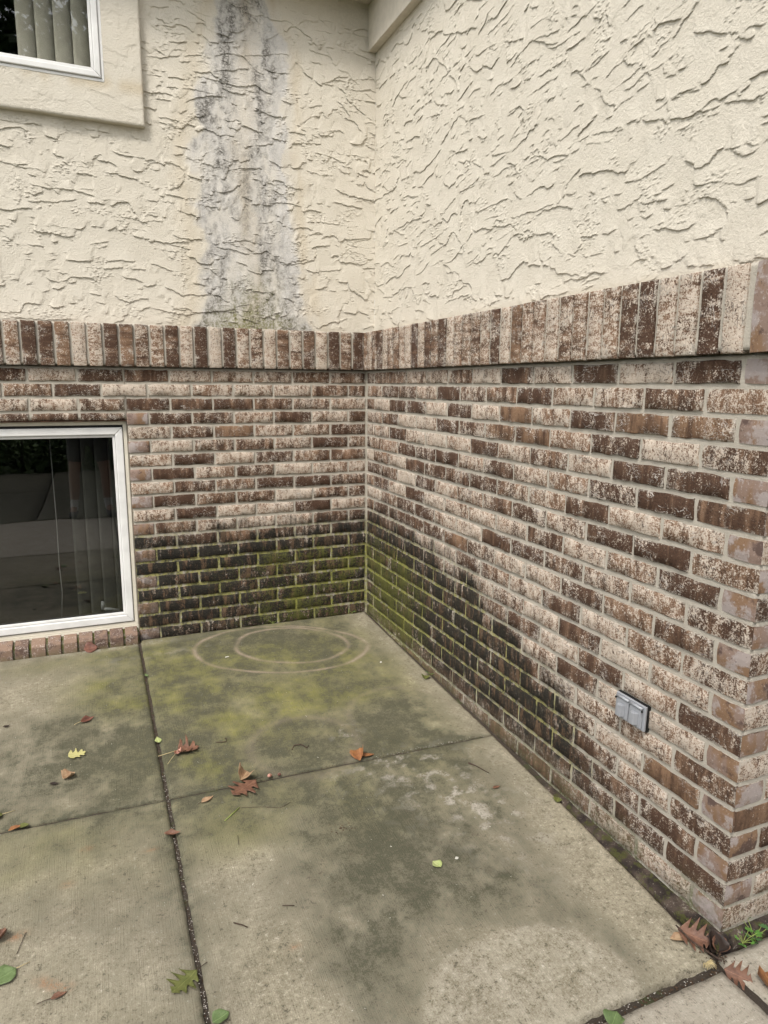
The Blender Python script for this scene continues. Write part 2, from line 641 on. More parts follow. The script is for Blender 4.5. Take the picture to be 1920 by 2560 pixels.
def stain_maps(x, y):
    w1, w2 = fbm(x * 3, y * 3, 50), fbm(x * 3, y * 3, 60)
    X_, Y_ = x + .10 * w1, y + .10 * w2
    def blob(cx, cy, rx, ry=None, a=1.0):
        ry = ry or rx
        return a * np.exp(-((X_ - cx) / rx) ** 2 - ((Y_ - cy) / ry) ** 2)
    clean_edge = sst(-x, .03, .24)                     # a cleaner strip along the right wall
    dark = (.34 * sst(x, -2.4, -1.0) * sst(-y, 2.6, 1.2) + .29) * (.35 + .65 * clean_edge)
    dark = dark + blob(-1.55, -.95, .38, .28, .40) + blob(-1.36, -1.1, .2, .25, .25) + blob(-.81, -1.2, .30, .22, .22) + blob(-.62, -1.2, .18, .14, .30) \
        + blob(-.33, -1.10, .20, .17, .36) + blob(-.30, -1.36, .22, .16, .26) + blob(-.7, -1.6, .3, .25, .25) + blob(-.60, -1.84, .22, .28, .32) \
        + blob(-.73, -2.05, .16, .35, .40) + blob(-.42, -2.05, .14, .22, .30) + blob(-.42, -2.25, .10, .25, .30) + blob(-1.0, -.62, .25, .15, .15) + blob(-.6, -.2, .4, .2, .15) + blob(-.84, -2.30, .07, .30, .38) + blob(-.24, -2.30, .06, .2, .28)
    dark = dark - blob(-.52, -2.36, .22, .17, .50) - blob(-1.05, -2.25, .18, .35, .35) - blob(-1.02, -1.74, .18, .13, .45) - blob(-.12, -2.2, .12, .4, .3) - blob(-.44, -.98, .2, .12, .25) - blob(-1.7, -.5, .3, .35, .25) - blob(-1.6, -2.0, .4, .4, .22)
    # dirt gathering at the joints
    disc = sst(-np.hypot((x + .53) / .26, (y + 2.42) / .20) + .10 * w1, -1.06, -.94)      # pale round mark of a pot
    dark = dark * (1 - .85 * disc)
    ed = np.exp(-np.abs(x + 1.227) / .035) * sst(-y, .5, 1.1) * .55 + np.exp(-np.abs(y - jy(x)) / .022) * .6
    dark = np.clip(dark, 0, 1) * np.clip(.95 + .7 * fbm(x * 3.5, y * 2.6, 71, 3) + 1.2 * fbm(x * 11, y * 9, 70, 5, .65), .1, 2) + ed * (.8 + fbm(x * 30, y * 30, 72, 3))
    green = .06 + blob(-1.15, -.46, .26, .20, 1.0) + blob(-1.0, -.62, .3, .16, .75) + blob(-.5, -.42, .22, .14, .8) + blob(-1.34, -.58, .18, .13, .55) + blob(-1.07, -1.55, .16, .12, .6) \
        + blob(-.95, -.95, .3, .3, .45) + blob(-.6, -.75, .35, .25, .6) + blob(-1.05, -1.15, .1, .2, .5) + .45 * sst(x, -1.7, -1.0) * sst(-y, 1.9, 1.0) * clean_edge \
        + blob(-.66, -1.62, .3, .15, .35) + blob(-1.65, -1.5, .25, .15, .4) + blob(-.8, -.15, .4, .12, .35) + blob(-1.5, -.18, .4, .07, .45)
    green = np.clip(green, 0, 1) * np.clip(.85 + .8 * fbm(x * 5, y * 4, 90, 4), .1, 1.6)
    lp = fbm(x * 15 + 3, y * 17, 120, 4)
    light = (blob(-.36, -1.68, .14, .12) + blob(-.27, -1.86, .16, .16) + blob(-.30, -1.5, .2, .1, .6) + blob(-.5, -1.5, .2, .1, .6)) * sst(lp, .06, .22) * .8 + blob(-1.14, -.21, .28, .035, .35) * sst(lp, -.1, .2) \
        + blob(-.54, -1.20, .07, .10, .7) * sst(lp, .12, .25) + .6 * np.exp(-((x + 1.35) / .3) ** 2 - ((y + .06) / .03) ** 2)
    light = light + .26 * disc
    # two ring marks left by round planters
    def ring(cx, cy, rx, ry, w):
        cy = cy - .20 * (x - cx)
        r = np.hypot((x + .02 * w2 - cx) / rx, (y + .02 * w1 - cy) / ry)
        return np.exp(-((r - 1) * (rx + ry) / 2 / w) ** 2)
    r1 = ring(-.58, -.335, .410, .285, .0095) * 1.0
    r2 = ring(-.52, -.315, .270, .220, .0095) * .95
    r2 = r2 * (1 - .6 * sst(x, -.42, -.3) * sst(y, -.35, -.2))
    rg = np.maximum(r1, r2) * np.clip(.74 + 1.2 * fbm(x * 6, y * 6, 140, 4), .10, 1)
    d2 = np.hypot(x + .28, y + 1.13)
    rg = np.maximum(rg, .18 * np.exp(-((d2 - .22) / .016) ** 2) * sst(y, -1.3, -1.05))
    rg = np.maximum(rg, .22 * np.exp(-((np.hypot(x + .72, y + 1.22) - .2) / .02) ** 2))
    inring = np.hypot((x + .565) / .42, (y + .215) / .41) < 1
    dark = np.clip(dark + .12 * inring, 0, 1)
    u, v = (x + 1.55), (y + 1.975)
    rust = .8 * np.exp(-((u * .8 - v * .6) / .035) ** 2 - ((u * .6 + v * .8) / .012) ** 2) + .7 * np.exp(-((x + 1.52) / .02) ** 2 - ((y + 2.0) / .012) ** 2) \
        + .8 * np.exp(-((x + 1.635) / .03) ** 2 - ((y + 1.80) / .012) ** 2) + .5 * np.exp(-((x + 1.47) / .016) ** 2 - ((y + 1.53) / .01) ** 2) + .5 * np.exp(-((x + 1.52) / .018) ** 2 - ((y + 1.66) / .012) ** 2) \
        + .6 * np.exp(-((x + 1.0) / .015) ** 2 - ((y + 2.08) / .008) ** 2) + .5 * np.exp(-((x + 1.3) / .02) ** 2 - ((y + 1.6) / .008) ** 2)
    return dict(dark=np.clip(dark, 0, 1), green=np.clip(green, 0, .95), light=np.clip(light, 0, 1), ring=np.clip(rg, 0, 1), rust=np.clip(rust, 0, 1))


def slab(x0, x1, y0, y1, res, mat, stained=True, skew=False, right_edge=None, rag=0.0):
    us, vs = np.linspace(0, 1, int((x1 - x0) / res) + 2), np.linspace(0, 1, int((y1 - y0) / res) + 2)
    U, V = np.meshgrid(us, vs)
    x = x0 + (x1 - x0) * U
    y = y0 + (y1 - y0) * V
    if right_edge:
        y_ = y
        x = x0 + (right_edge(y_) - x0) * U
    if skew == 'low':      # far edge follows the cross joint
        top = jy(x) - .005
        y = y0 + (top - y0) * V
    elif skew == 'high':
        bot = jy(x) + .005
        y = bot + (y1 - bot) * V
    z = gz(x, y) + .0012 * fbm(x * 2.5, y * 2.5, 8) + .0007 * fbm(x * 25, y * 25, 9)
    # tooled edges: worn round, a little ragged
    ex = np.minimum(U * (x1 - x0), (1 - U) * (x1 - x0))
    ey = np.minimum(V * (y1 - y0), (1 - V) * (y1 - y0))
    e = np.minimum(ex, ey)
    z = z - .006 * np.exp(-(e / .006) ** 2)
    rg = .0035 * fbm(x * 30, y * 30, 12)
    x = x + np.where((U == 0) | (U == 1), rg, 0)
    y = y + np.where((V == 0) | (V == 1), rg * 1.3, 0)
    at = stain_maps(x, y)
    if not stained:
        at = {k: a * 0 for k, a in at.items()}
    me = sheet('slab', np.stack([x, y, z], -1), None, at, (0, 0, -.1))
    return obj('slab', me, mat, patio)


edge = lambda y: np.interp(-y, [0, .45, 1.3, 1.84, 2.24, 2.42, 2.5], [-.009, -.013, -.016, -.026, -.040, -.049, -.051])
slab(-1.2205, 0, -1.4, -.006, .007, M_CONC, skew='high', right_edge=edge)
slab(-1.2205, 0, -2.492, -1.4, .007, M_CONC, skew='low', right_edge=edge)
slab(-2.9, -1.2325, -1.37, -.047, .008, M_CONC, skew='high')
slab(-2.9, -1.2325, -2.492, -1.37, .008, M_CONC, skew='low')
slab(-1.2205, -.062, -4.1, -2.522, .02, M_CONC2, False)
slab(-2.9, -1.2325, -4.1, -2.522, .02, M_CONC2, False)
slab(-.035, 1.9, -4.1, -2.488, .02, M_CONC2, False)
sx_, sy_ = np.meshgrid(np.linspace(-3.2, 2.2, 460), np.linspace(-4.3, .05, 380))
jf = np.stack([sx_, sy_, gz(sx_, sy_) - .010 + .004 * fbm(sx_ * 40, sy_ * 40, 5) - .012 * sst(-sy_, 2.47, 2.49) * sst(-sy_, 2.53, 2.51)], -1)
obj('joint_fill', sheet('joint_fill', jf), M_SOIL, patio)

drive = empty('driveway')
tag(drive, kind='structure')
for (a, b, c_, d_) in ((-6, -1.98, -6.4, -4.12), (-1.96, 3, -6.4, -4.12), (-6, -1.98, -8.6, -6.42), (-1.96, 3, -8.6, -6.42)):
    xs, ys = np.meshgrid(np.linspace(a, b, 40), np.linspace(c_, d_, 30))
    at = {k: v for k, v in stain_maps(xs, ys).items()}
    at = {k: (v * 0 + (.85 if k == 'dark' else 0)) for k, v in at.items()}
    obj('slab', sheet('slab', np.stack([xs, ys, gz(xs, ys) - .004], -1), None, at, (0, 0, -.1)), M_CONC, drive)

# ------------------------------------------------------------------ bricks
def brick_mesh(length, height, depth, seed, nx=10, nz=4, rough=1.0):
    r = random.Random(seed)
    V, F = [], []
    fr = {}
    for j in range(nz + 1):
        for i in range(nx + 1):
            bx, bz = i in (0, nx), j in (0, nz)
            x = -length / 2 + (0 if i == 0 else length if i == nx else .0035 + (length - .007) * (i - 1) / (nx - 2))
            z = -height / 2 + (0 if j == 0 else height if j == nz else .003 + (height - .006) * (j - 1) / (nz - 2))
            y = r.uniform(-.0009, .0009) * rough
            if bx: x += r.uniform(-.0032, .0008) * rough * (-1 if i == 0 else 1)
            if bz: z += r.uniform(-.0034, .0012) * rough * (-1 if j == 0 else 1)
            if bx or bz: y += r.uniform(.0004, .0024)
            elif 1 < i < nx - 1: x += r.uniform(-.004, .004)
            fr[i, j] = len(V)
            V.append((x, y, z))
    for j in range(nz):
        for i in range(nx):
            F.append((fr[i, j], fr[i + 1, j], fr[i + 1, j + 1], fr[i, j + 1]))
    loop = [fr[i, 0] for i in range(nx)] + [fr[nx, j] for j in range(nz)] + [fr[i, nz] for i in range(nx, 0, -1)] + [fr[0, j] for j in range(nz, 0, -1)]
    n = len(V)
    for k in loop:
        V.append((V[k][0], depth, V[k][2]))
    m = len(loop)
    for k in range(m):
        q = (k + 1) % m
        F.append((loop[q], loop[k], n + k, n + q))
    F.append(tuple(n + k for k in range(m)))
    me = mesh('brick', V, F)
    for p in me.polygons:
        p.use_smooth = p.index < nx * nz
    return me


def corner_mesh(lx, ly, h, seed):
    """a brick that shows two faces at an outside corner: long face coated, end face smooth"""
    r = random.Random(seed)
    mb = MB()
    nx, nz = 6, 3
    V, F, MI = [], [], []
    ring = []
    per = [(-lx / 2 + lx * i / nx, -ly / 2, 0) for i in range(nx)] + [(lx / 2, -ly / 2 + ly * i / 4, 1) for i in range(4)] + [(lx / 2 - lx * i / nx, ly / 2, 0) for i in range(nx)] + [(-lx / 2, ly / 2 - ly * i / 4, 1) for i in range(4)]
    k = len(per)
    for j in range(nz + 1):
        for q, (x, y, s) in enumerate(per):
            z = -h / 2 + h * j / nz
            e = .0018 if j in (0, nz) else 0
            c_ = .0015 if (q in (0, nx, nx + 4, 2 * nx + 4)) else 0
            z += r.uniform(-.0015, .0008) * (1 if j == nz else -1 if j == 0 else 0)
            f = 1 - (e + c_ + r.uniform(-.0004, .0004)) / (lx / 2)
            g = 1 - (e + c_ + r.uniform(-.0004, .0004)) / (ly / 2)
            V.append((x * f, y * g, z))
    for j in range(nz):
        for q in range(k):
            w = (q + 1) % k
            F.append((j * k + q, j * k + w, (j + 1) * k + w, (j + 1) * k + q))
            MI.append(per[q][2])
    F += [tuple(range(k))[::-1], tuple(nz * k + q for q in range(k))]
    MI += [0, 0]
    me = mesh('brick', V, F)
    for a in (M_BRICK, M_SMOOTH): me.materials.append(a)
    me.polygons.foreach_set('material_index', MI)
    return me


BH, DEP = .0555, .085
STR = [brick_mesh(.1945, BH, DEP, 100 + i) for i in range(14)]
SOL = [brick_mesh(.194, .0575, .095, 300 + i, 10, 4, .5) for i in range(10)]
HALF = [brick_mesh(.093, BH, DEP, 200 + i, 6) for i in range(6)]
HEAD = [brick_mesh(.0965, BH, DEP, 230 + i, 5, 4, .45) for i in range(5)]
LOW = [brick_mesh(.1945, .034, DEP, 250 + i) for i in range(4)]
for m_ in STR + SOL + HALF + LOW: m_.materials.append(M_BRICK)
for m_ in HEAD: m_.materials.append(M_SMOOTH)

TONE = {'D': (.80, .38, .25), 'N': (.68, .48, .35), 'M': (.50, .56, .45), 'L': (.28, .80, .3), 'K': (.38, .70, .4), 'W': (.38, .30, 1.0), 'P': (.34, .44, .6)}


def tone(o, ch):
    d, w, h = TONE[ch]
    j = lambda a, s: min(1, max(0, a + rnd.uniform(-s, s)))
    o.color = (j(d, .08), j(w, .08), j(h, .12), 1)


def lay(meshes, parent, loc, rot, ch='M', name='brick'):
    me = rnd.choice(meshes)
    o = bpy.data.objects.new(name, me)
    o.location = loc
    o.rotation_euler = rot
    o.parent = parent
    COL.objects.link(o)
    tone(o, ch)
    return o


rz_back, rz_right = 0.0, -math.pi / 2
prd = lambda: rnd.uniform(-.0016, .0016)
tilt = lambda: rnd.uniform(-.004, .004)

# tones read off the photograph; back wall from the inner corner leftwards
BACK = {1: 'KMMLLNDLDLM', 2: 'NMLLLLLDMKL', 3: 'KMNDNDMLKD', 4: 'DKDKDD', 5: 'DLLWNK', 6: 'MDMMML', 7: 'MMDLDK', 8: 'LKLDLD', 9: 'NDDMDL',
        10: 'DMLMMD', 11: 'LDLLDL', 12: 'DNLLKM', 13: 'DNMPDD', 14: 'MNMDMD', 15: 'MDMDDD', 16: 'PDDMDM', 17: 'MDDNDM', 18: 'DMDMDD', 19: 'MPDMDD', 20: 'NPMNMP'}
# right wall from the outer corner inwards
RIGHT = {1: 'PDLDLDLMLLKMN', 2: 'KNKLDMNDLDDK', 3: 'PWWDLWLDLDDLM', 4: 'NKDLWWDDLLDM', 5: 'PDDLNLDLLLDML', 6: 'NDDKKDMDDDLM', 7: 'PLLDKMDDDDLML', 8: 'KDDKDNMLDLMD',
         9: 'PDKLNKLMLDLDM', 10: 'NLMNDDLLDDML', 11: 'PNKDLLNWDDDDM', 12: 'NLLDKMNLMDMD', 13: 'PLLNLMLMNDMMD', 14: 'NLNLDMLNDMDM', 15: 'PLLNLDMNDDMDM', 16: 'MLKDNMNDDMDD',
         17: 'PWLNMNDMDDMDM', 18: 'NKNMNDDMDMDM', 19: 'PNNDNDMDDMDMM', 20: 'DDNMDNDDMDMM', 21: 'PKKPPPPMPPMPP'}

back = empty('brick_wall')
tag(back, 'speckled brown brick wall with the ground-level window, algae-blackened below', 'brick wall')
right = empty('brick_wall')
tag(right, 'long receding brick wall on the right carrying the grey outlet cover', 'brick wall')
WIN_R, WIN_L, WIN_T = -6 * L, -2.86, 1.112


def back_brick(x0, x1, k, ch, kind=None):
    z = (20 - k + .5) * C
    n = x1 - x0
    ms = STR if n > .15 else HALF
    if kind: ms = kind
    lay(ms, back, ((x0 + x1) / 2, prd(), z), (tilt(), rnd.choice((0, math.pi)), rz_back), ch)


for k in range(1, 21):
    s = BACK[k]
    z = (20 - k + .5) * C
    nfull = len(s)
    if k % 2:
        x = 0.0
    else:
        back_brick(-.5 * L + .005, -.006, k, s[0])
        x = -.5 * L
        s = s[1:]
    i = 0
    while x > -3.3:
        ch = s[i] if i < len(s) else rnd.choice('DNMLKM')
        i += 1
        e = x - L
        if k == 4 and e < WIN_R - .01 and x > WIN_L:
            if x > WIN_R + .01:       # end of the course at the jamb
                back_brick(WIN_R + .004, x - .005, k, 'P', HEAD)
                x = WIN_R
                continue
            lay(LOW, back, (x - L / 2, prd(), WIN_T + .017), (0, rnd.choice((0, math.pi)), 0), 'DLNLMLKDN'[i % 9])
        elif k > 4 and e < WIN_R - .01 and x > WIN_L:
            if x > WIN_R + .01:
                back_brick(WIN_R + .004, x - .005, k, 'P', HEAD)
            x = WIN_L
            continue
        else:
            back_brick(e + .005, x - .005, k, ch)
        x = e

for k in range(1, 23):
    z = (20 - k + .5) * C
    s = RIGHT.get(k, 'D' * 13)
    y = -W
    if k % 2:
        o = lay([corner_mesh(.195, .096, BH, 700 + k)], right, (.0975 + .0, -W + .048 + .0, z), (0, 0, 0), s[1] if k > 1 else 'L')
        o.location = (.0975, -W + .048, z)
        y = -W + .106
        s = s[1:]
    else:
        lay([corner_mesh(.195, .096, BH, 700 + k)], right, (.048, -W + .0975, z), (0, 0, math.pi / 2), s[0])
        y = -W + L
        s = s[1:]
    i = 0
    while y < -.015:
        n = min(L, -y)
        ch = s[i] if i < len(s) else 'M'
        i += 1
        if k == 15 and abs(y + W - .106 - 2 * L) < .3 and False:
            pass
        if n > .15:
            lay(STR, right, (prd(), y + .097, z), (tilt(), rnd.choice((0, math.pi)), rz_right), ch)
        else:
            lay(HALF, right, (prd(), y + .048, z), (tilt(), rnd.choice((0, math.pi)), rz_right), ch)
        y += L

# soldier courses
SB = 'DMDLDMMLMLDLDLDLMPDLLPDDPD'
SR = 'LDLLDDKLKMLLKWLDLKMLLDMDLDLLMLLDMLKD'
for i in range(49):
    ch = SB[i] if i < len(SB) else rnd.choice('DMLKN')
    lay(SOL, back, (-.034 - .0075 - i * C - .012, -.026 + prd(), ZS + .0065 + .097), (tilt(), math.pi / 2 * rnd.choice((1, -1)), 0), ch, 'soldier_brick')
lay([corner_mesh(.0965, .0965, .194, 801)], right, (.0225, -W + .0225, ZS + .1035), (0, 0, 0), 'P', 'soldier_brick')
for p_ in bpy.data.objects[-1:]: pass
for i in range(35):
    lay(SOL, right, (-.026 + prd(), -W + .048 + .034 + .006 + i * C + .03, ZS + .0065 + .097), (tilt(), math.pi / 2 * rnd.choice((1, -1)), rz_right), SR[i % len(SR)], 'soldier_brick')


def mortar_panel(name, parent, a0, a1, z0, z1, plane, off, thick, res=.009):
    us, vs = np.linspace(a0, a1, max(2, int((a1 - a0) / res))), np.linspace(z0, z1, max(2, int((z1 - z0) / res)))
    U, V = np.meshgrid(us, vs)
    h = .0016 * fbm(U * 45, V * 45, 31) + .0012 * fbm(U * 9, V * 9, 33)
    if plane == 'y':
        p = np.stack([U, off - h, V], -1)
        b = (0, thick, 0)
    else:
        p = np.stack([off - h, -U, V], -1)   # a measured as -y
        b = (thick, 0, 0)
    return obj(name, sheet(name, p, None, None, b), M_MORTAR, parent)


mortar_panel('mortar', back, WIN_R + .006, .03, -.3, ZS + .002, 'y', .0042, .07)
mortar_panel('mortar', back, WIN_L - .006, WIN_R + .006, WIN_T + .003, ZS + .002, 'y', .0042, .07, .015)
mortar_panel('mortar', back, -3.4, WIN_L - .006, -.3, ZS + .002, 'y', .0042, .07, .02)
mortar_panel('mortar', back, -3.4, .0, ZS + .013, ZS + .199, 'y', -.0185, .09)
mortar_panel('mortar', right, -.03, W - .008, -.3, ZS + .002, 'x', .0042, .07)
mortar_panel('mortar', right, .0, W + .012, ZS + .013, ZS + .199, 'x', -.0185, .09)

MB().box(-3.4, .06, .020, .070, ZS - .004, ZS + .020).build('mortar', M_MORTAR, back)  # hidden backing strips, added so no sky light leaks through the soldier gap
MB().box(.020, .069, -W + .03, .019, ZS - .004, ZS + .020).build('mortar', M_MORTAR, right)

# the end of the right-hand wall, turning away from the patio
endw = empty('brick_wall', (0, -W, 0))
tag(endw, 'end of the brick wall turning the outer corner at the right edge', 'brick wall')
for k in range(1, 23):
    z = (20 - k + .5) * C
    x = (.195 if k % 2 else .096) + .0096
    for i in range(3):
        lay(STR, endw, (x + .097, prd(), z), (tilt(), rnd.choice((0, math.pi)), 0), rnd.choice('LKMDNL') if k < 22 else 'N')
        x += L
for i in range(9):
    lay(SOL, endw, (.11 + i * C, -.026, ZS + .1035), (0, math.pi / 2, 0), rnd.choice('LKMDN'), 'soldier_brick')
MB().box(.07, .9, .020, .070, ZS - .004, ZS + .020).build('mortar', M_MORTAR, endw)  # same added backing against light leaking in
m_ = mortar_panel('mortar', endw, .012, .9, -.3, ZS + .002, 'y', .0042, .3, .012)
mortar_panel('mortar', endw, -.01, .9, ZS + .013, ZS + .199, 'y', -.0185, .3, .02)

# mossy footing ledge that shows where the patio drops away
nb = 150
yy = np.linspace(-2.475, -1.15, nb)
prof = [(.02, -.071), (-.012, -.0715), (-.026, -.075), (-.034, -.083), (-.037, -.095), (-.037, -.13)]
PV = np.zeros((len(prof), nb, 3))
for a, (px, pz) in enumerate(prof):
    w = fbm(yy * 16, yy * 0 + a * .8, 44) * .009
    PV[a, :, 0] = px + w
    PV[a, :, 1] = yy
    PV[a, :, 2] = pz + w * .7


def ledge_fn():
    P = pos()
    f, m = noise(P, 140.0, 4, .7), noise(P, 13.0, 4)
    b = mix(ss(m, .38, .62), (.020, .014, .012), (.085, .062, .048))
    b = mix(ss(f + (m - .5) * .5, .58, .68) * .8, b, (.34, .30, .25))
    b = mix(ss(noise(P, 30.0, 4) + (f - .5) * .6, .50, .62) * .8, b, (.060, .062, .014))
    return {'c': b, 'n': bump(f * .6 + m, .012)}


M_LEDGE = material('mossy_footing', ledge_fn, .8)
obj('footing', sheet('footing', PV[::-1]), M_LEDGE, right)
PE = PV[:, :60].copy()
xx = np.linspace(-.037, .9, 60)
for a, (px, pz) in enumerate(prof):
    w = fbm(xx * 14, xx * 0 + a * .6, 47) * .004
    PE[a, :, 0] = xx
    PE[a, :, 1] = px * .6 + w
    PE[a, :, 2] = pz + w
obj('footing', sheet('footing', PE), M_LEDGE, endw)

# ------------------------------------------------------------------ stucco
def ledges(u, v, seed, spacing, warp, amask, rot=0.0, soft=.14):
    """trowel skips: thin plates whose lower edge breaks off sharp and ragged and which feather out upward"""
    c_, s_ = math.cos(rot), math.sin(rot)
    u, v = c_ * u + s_ * v, c_ * v - s_ * u
    wv = v + warp * fbm(u * 2.2, v * 3.6, seed, 3) * 1.5 + .22 * warp * fbm(u * 13, v * 18, seed + 10, 3)
    wv = wv + .0040 * fbm(u * 80, v * 50, seed + 20, 3)
    ph = wv / spacing
    k = np.floor(ph)
    fr = ph - k
    ramp = .22 * np.exp(-fr * spacing / .005) + .78 * (1 - fr)
    m = fbm(u * 4.2 + k * 3.7, v * 2.0 + k * 1.9, seed + 30, 3) + .30 * fbm(u * 26 + k * 5.1, v * 10, seed + 40, 2)
    return ramp * sst(m, amask, amask + soft)


def stucco_height(u, v, amp, seed):
    h = ledges(u, v, seed, .125, .11, .02, -.14) * 1.0
    h = np.maximum(h, ledges(u, v, seed + 101, .085, .09, .07, .16) * .92)
    h = np.maximum(h, ledges(u, v, seed + 505, .110, .12, .14, -.45) * .85)
    h = np.maximum(h, ledges(u, v, seed + 202, .052, .06, .11, -.06) * .78)
    h = np.maximum(h, ledges(u, v, seed + 303, .028, .045, .18, .05) * .60)
    clumps = sst(fbm(u * 8, v * 11, seed + 600, 2), .12, .34) * sst(fbm(u * 75, v * 120, seed + 601, 2), .20, .34) * .40
    h = h + clumps
    h = h + .08 * fbm(u * 5, v * 7, seed + 400) + .035 * fbm(u * 40, v * 55, seed + 401, 3)
    return h * amp


def stain_and_corner_shade(x, z):
    """the leak stain down the back wall, plus soiling and shade painted into the top corner"""
    xw = x + .095 * fbm(x * 2.2, z * 2.0, 500, 3) + .030 * fbm(x * 14, z * 9, 501, 3)
    lo = np.interp(z, [1.5, 1.6, 1.7, 2.0, 2.4, 2.78, 2.9, 3.2], [-.95, -.88, -.85, -.83, -.845, -.83, -.78, -.70])
    hi = np.interp(z, [1.5, 1.6, 1.7, 2.0, 2.4, 2.78, 2.9, 3.2], [-.26, -.33, -.35, -.365, -.385, -.385, -.42, -.48])
    t = (xw - lo) / (hi - lo)
    rag = .20 * fbm(x * 5, z * 7, 502, 5)
    body = sst(t + rag, -.02, .07) * sst(-t + rag, -1.02, -.93)
    f = fbm(x * 14, z * 4.5, 503, 4) * 1.3
    f2 = fbm(x * 36, z * 24, 504, 4) * 1.2
    def streak(c, w): return np.exp(-((t - c + .03 * f) / w) ** 2)
    tanc = streak(.50, .12) * (.85 + .7 * f) + .8 * np.exp(-((t - 1.10) / .10) ** 2) * sst(f, -.5, .3) * .7 + .4 * np.exp(-((t + .12) / .10) ** 2)
    white = body * np.clip(.85 + .6 * f, .25, 1) * (1 - .55 * streak(.49, .12) * sst(f, -.5, .4)) + .30 * streak(.98, .12)
    grey = body * (.85 * streak(.27, .08 + .05 * fbm(x * 0 + 3, z * 4, 509, 2)) * sst(z, 1.5, 2.9) + .75 * streak(.70, .09 + .05 * fbm(x * 0 + 9, z * 4, 510, 2)) + .5 * streak(.12, .09) + .9 * streak(.5, .12) * sst(z, 2.85, 3.05) + .22 * sst(fbm(x * 4, z * 6, 511, 4), .0, .3) + .28) * (.48 + 1.2 * f + 1.0 * f2)
    grey = grey + body * .35 * sst(-z, -1.95, -1.6) * (.6 + f2)
    base = sst(-z + .05 * fbm(x * 6, z * 3, 505), -1.66, -1.57)
    moss = body * sst(-z, -1.95, -1.60) * streak(.48, .28) * (.6 + .9 * f2) + .55 * base * np.exp(-((x + .58) / .26) ** 2)
    grey = grey + .55 * base * np.exp(-((x + .55) / .30) ** 2) * (.7 + f2)
    grey = grey + .30 * sst(z, 2.75, 3.15) * sst(x, -.55, .05) * (.5 + .5 * fbm(x * 6, z * 9, 507))  # top corner: soiling plus shade under the soffit, painted into the grey
    # thin dark run down the inside corner
    return {k: np.clip(a, 0, 1) for k, a in dict(tan=tanc, white=white, grey=grey, moss=moss).items()}


TR_X, TR_Z = -1.066, 2.436            # right and lower edge of the raised window surround
UF_X, UF_Z = -1.226, 2.592            # window frame corner
us, vs = np.concatenate([np.arange(-3.4, -2.0, .012), np.arange(-2.0, STY + .002, .0046)]), np.arange(ZS + .19, 3.17, .0024)
U, V = np.meshgrid(us, vs)
h = stucco_height(U, V, .0050, 900)
edge_fade = sst(V, ZS + .2, ZS + .24) * .65 + .35
h = h * edge_fade
at = stain_and_corner_shade(U, V)
cell = lambda A: .25 * (A[:-1, :-1] + A[1:, :-1] + A[:-1, 1:] + A[1:, 1:])
cu, cv = cell(U), cell(V)
mask = ~((cu < TR_X - .03) & (cu > -2.23) & (cv > TR_Z + .03))
sb = obj('stucco_wall', sheet('stucco_wall', np.stack([U, STY - h, V - 1.1 * h], -1), mask, at), M_STUCCO)
tag(sb, 'cream stucco back wall with a grey leak stain running down from the eave', 'stucco wall')

us, vs = np.arange(-STY, W + .02, .0042), np.arange(ZS + .19, 3.17, .0022)
U, V = np.meshgrid(us, vs)
h = stucco_height(U + 7, V, .0043, 1300) * (sst(V, ZS + .2, ZS + .24) * .65 + .35)
z0 = U * 0
at = dict(tan=z0 + .45 * sst(-V + .02 * fbm(U * 8, V * 3, 41), -ZS - .245, -ZS - .2), white=z0, grey=.30 * sst(V, 2.6, 3.1) * sst(-U, -.6, 0) * (.5 + .5 * fbm(U * 6, V * 9, 508)), moss=z0)  # grey here is soffit shade in the top corner, put into the colour
sr = obj('stucco_wall', sheet('stucco_wall', np.stack([STY - h, -U, V - 1.1 * h], -1), None, at), M_STUCCO)
tag(sr, 'cream stucco wall above the right brick wall, heavily ridged by the trowel', 'stucco wall')
mbx = MB().box(STY + .004, .9, -W - .08, -W + .0, ZS + .2, 3.17)
pe = obj('stucco_return', mesh('stucco_return', mbx.v, mbx.f), M_SOFFIT, sr)

# raised smoother band round the upper window
us, vs = np.arange(-2.26, TR_X + .002, .0042), np.arange(TR_Z, 3.17, .0042)
U, V = np.meshgrid(us, vs)
h = stucco_height(U * .8, V * .8, .0022, 1700)
e = np.minimum(TR_X - U, V - TR_Z)
h = h - .004 * np.exp(-(np.clip(e, 0, None) / .005) ** 2)
xj = .0025 * fbm(V * 9, U * 0, 55)
cu, cv = cell(U), cell(V)
mask = ~((cu < UF_X - .006) & (cu > -2.094) & (cv > UF_Z + .006))
dd = np.maximum(U - UF_X, UF_Z - V)
at = dict(tan=.8 * np.exp(-((UF_Z - V) / .03) ** 2) * sst(-U, -1.3, 0) * sst(fbm(U * 7, V * 3, 77), -.25, .25), white=U * 0, grey=U * 0, moss=U * 0)
obj('window_surround', sheet('window_surround', np.stack([U + np.where(U > TR_X - .003, xj, 0), STY - .032 - h, V + np.where(V < TR_Z + .002, .003 * fbm(U * 9, V * 0, 56), 0)], -1), mask, at, (0, .033, 0)), M_STUCCO, sb)

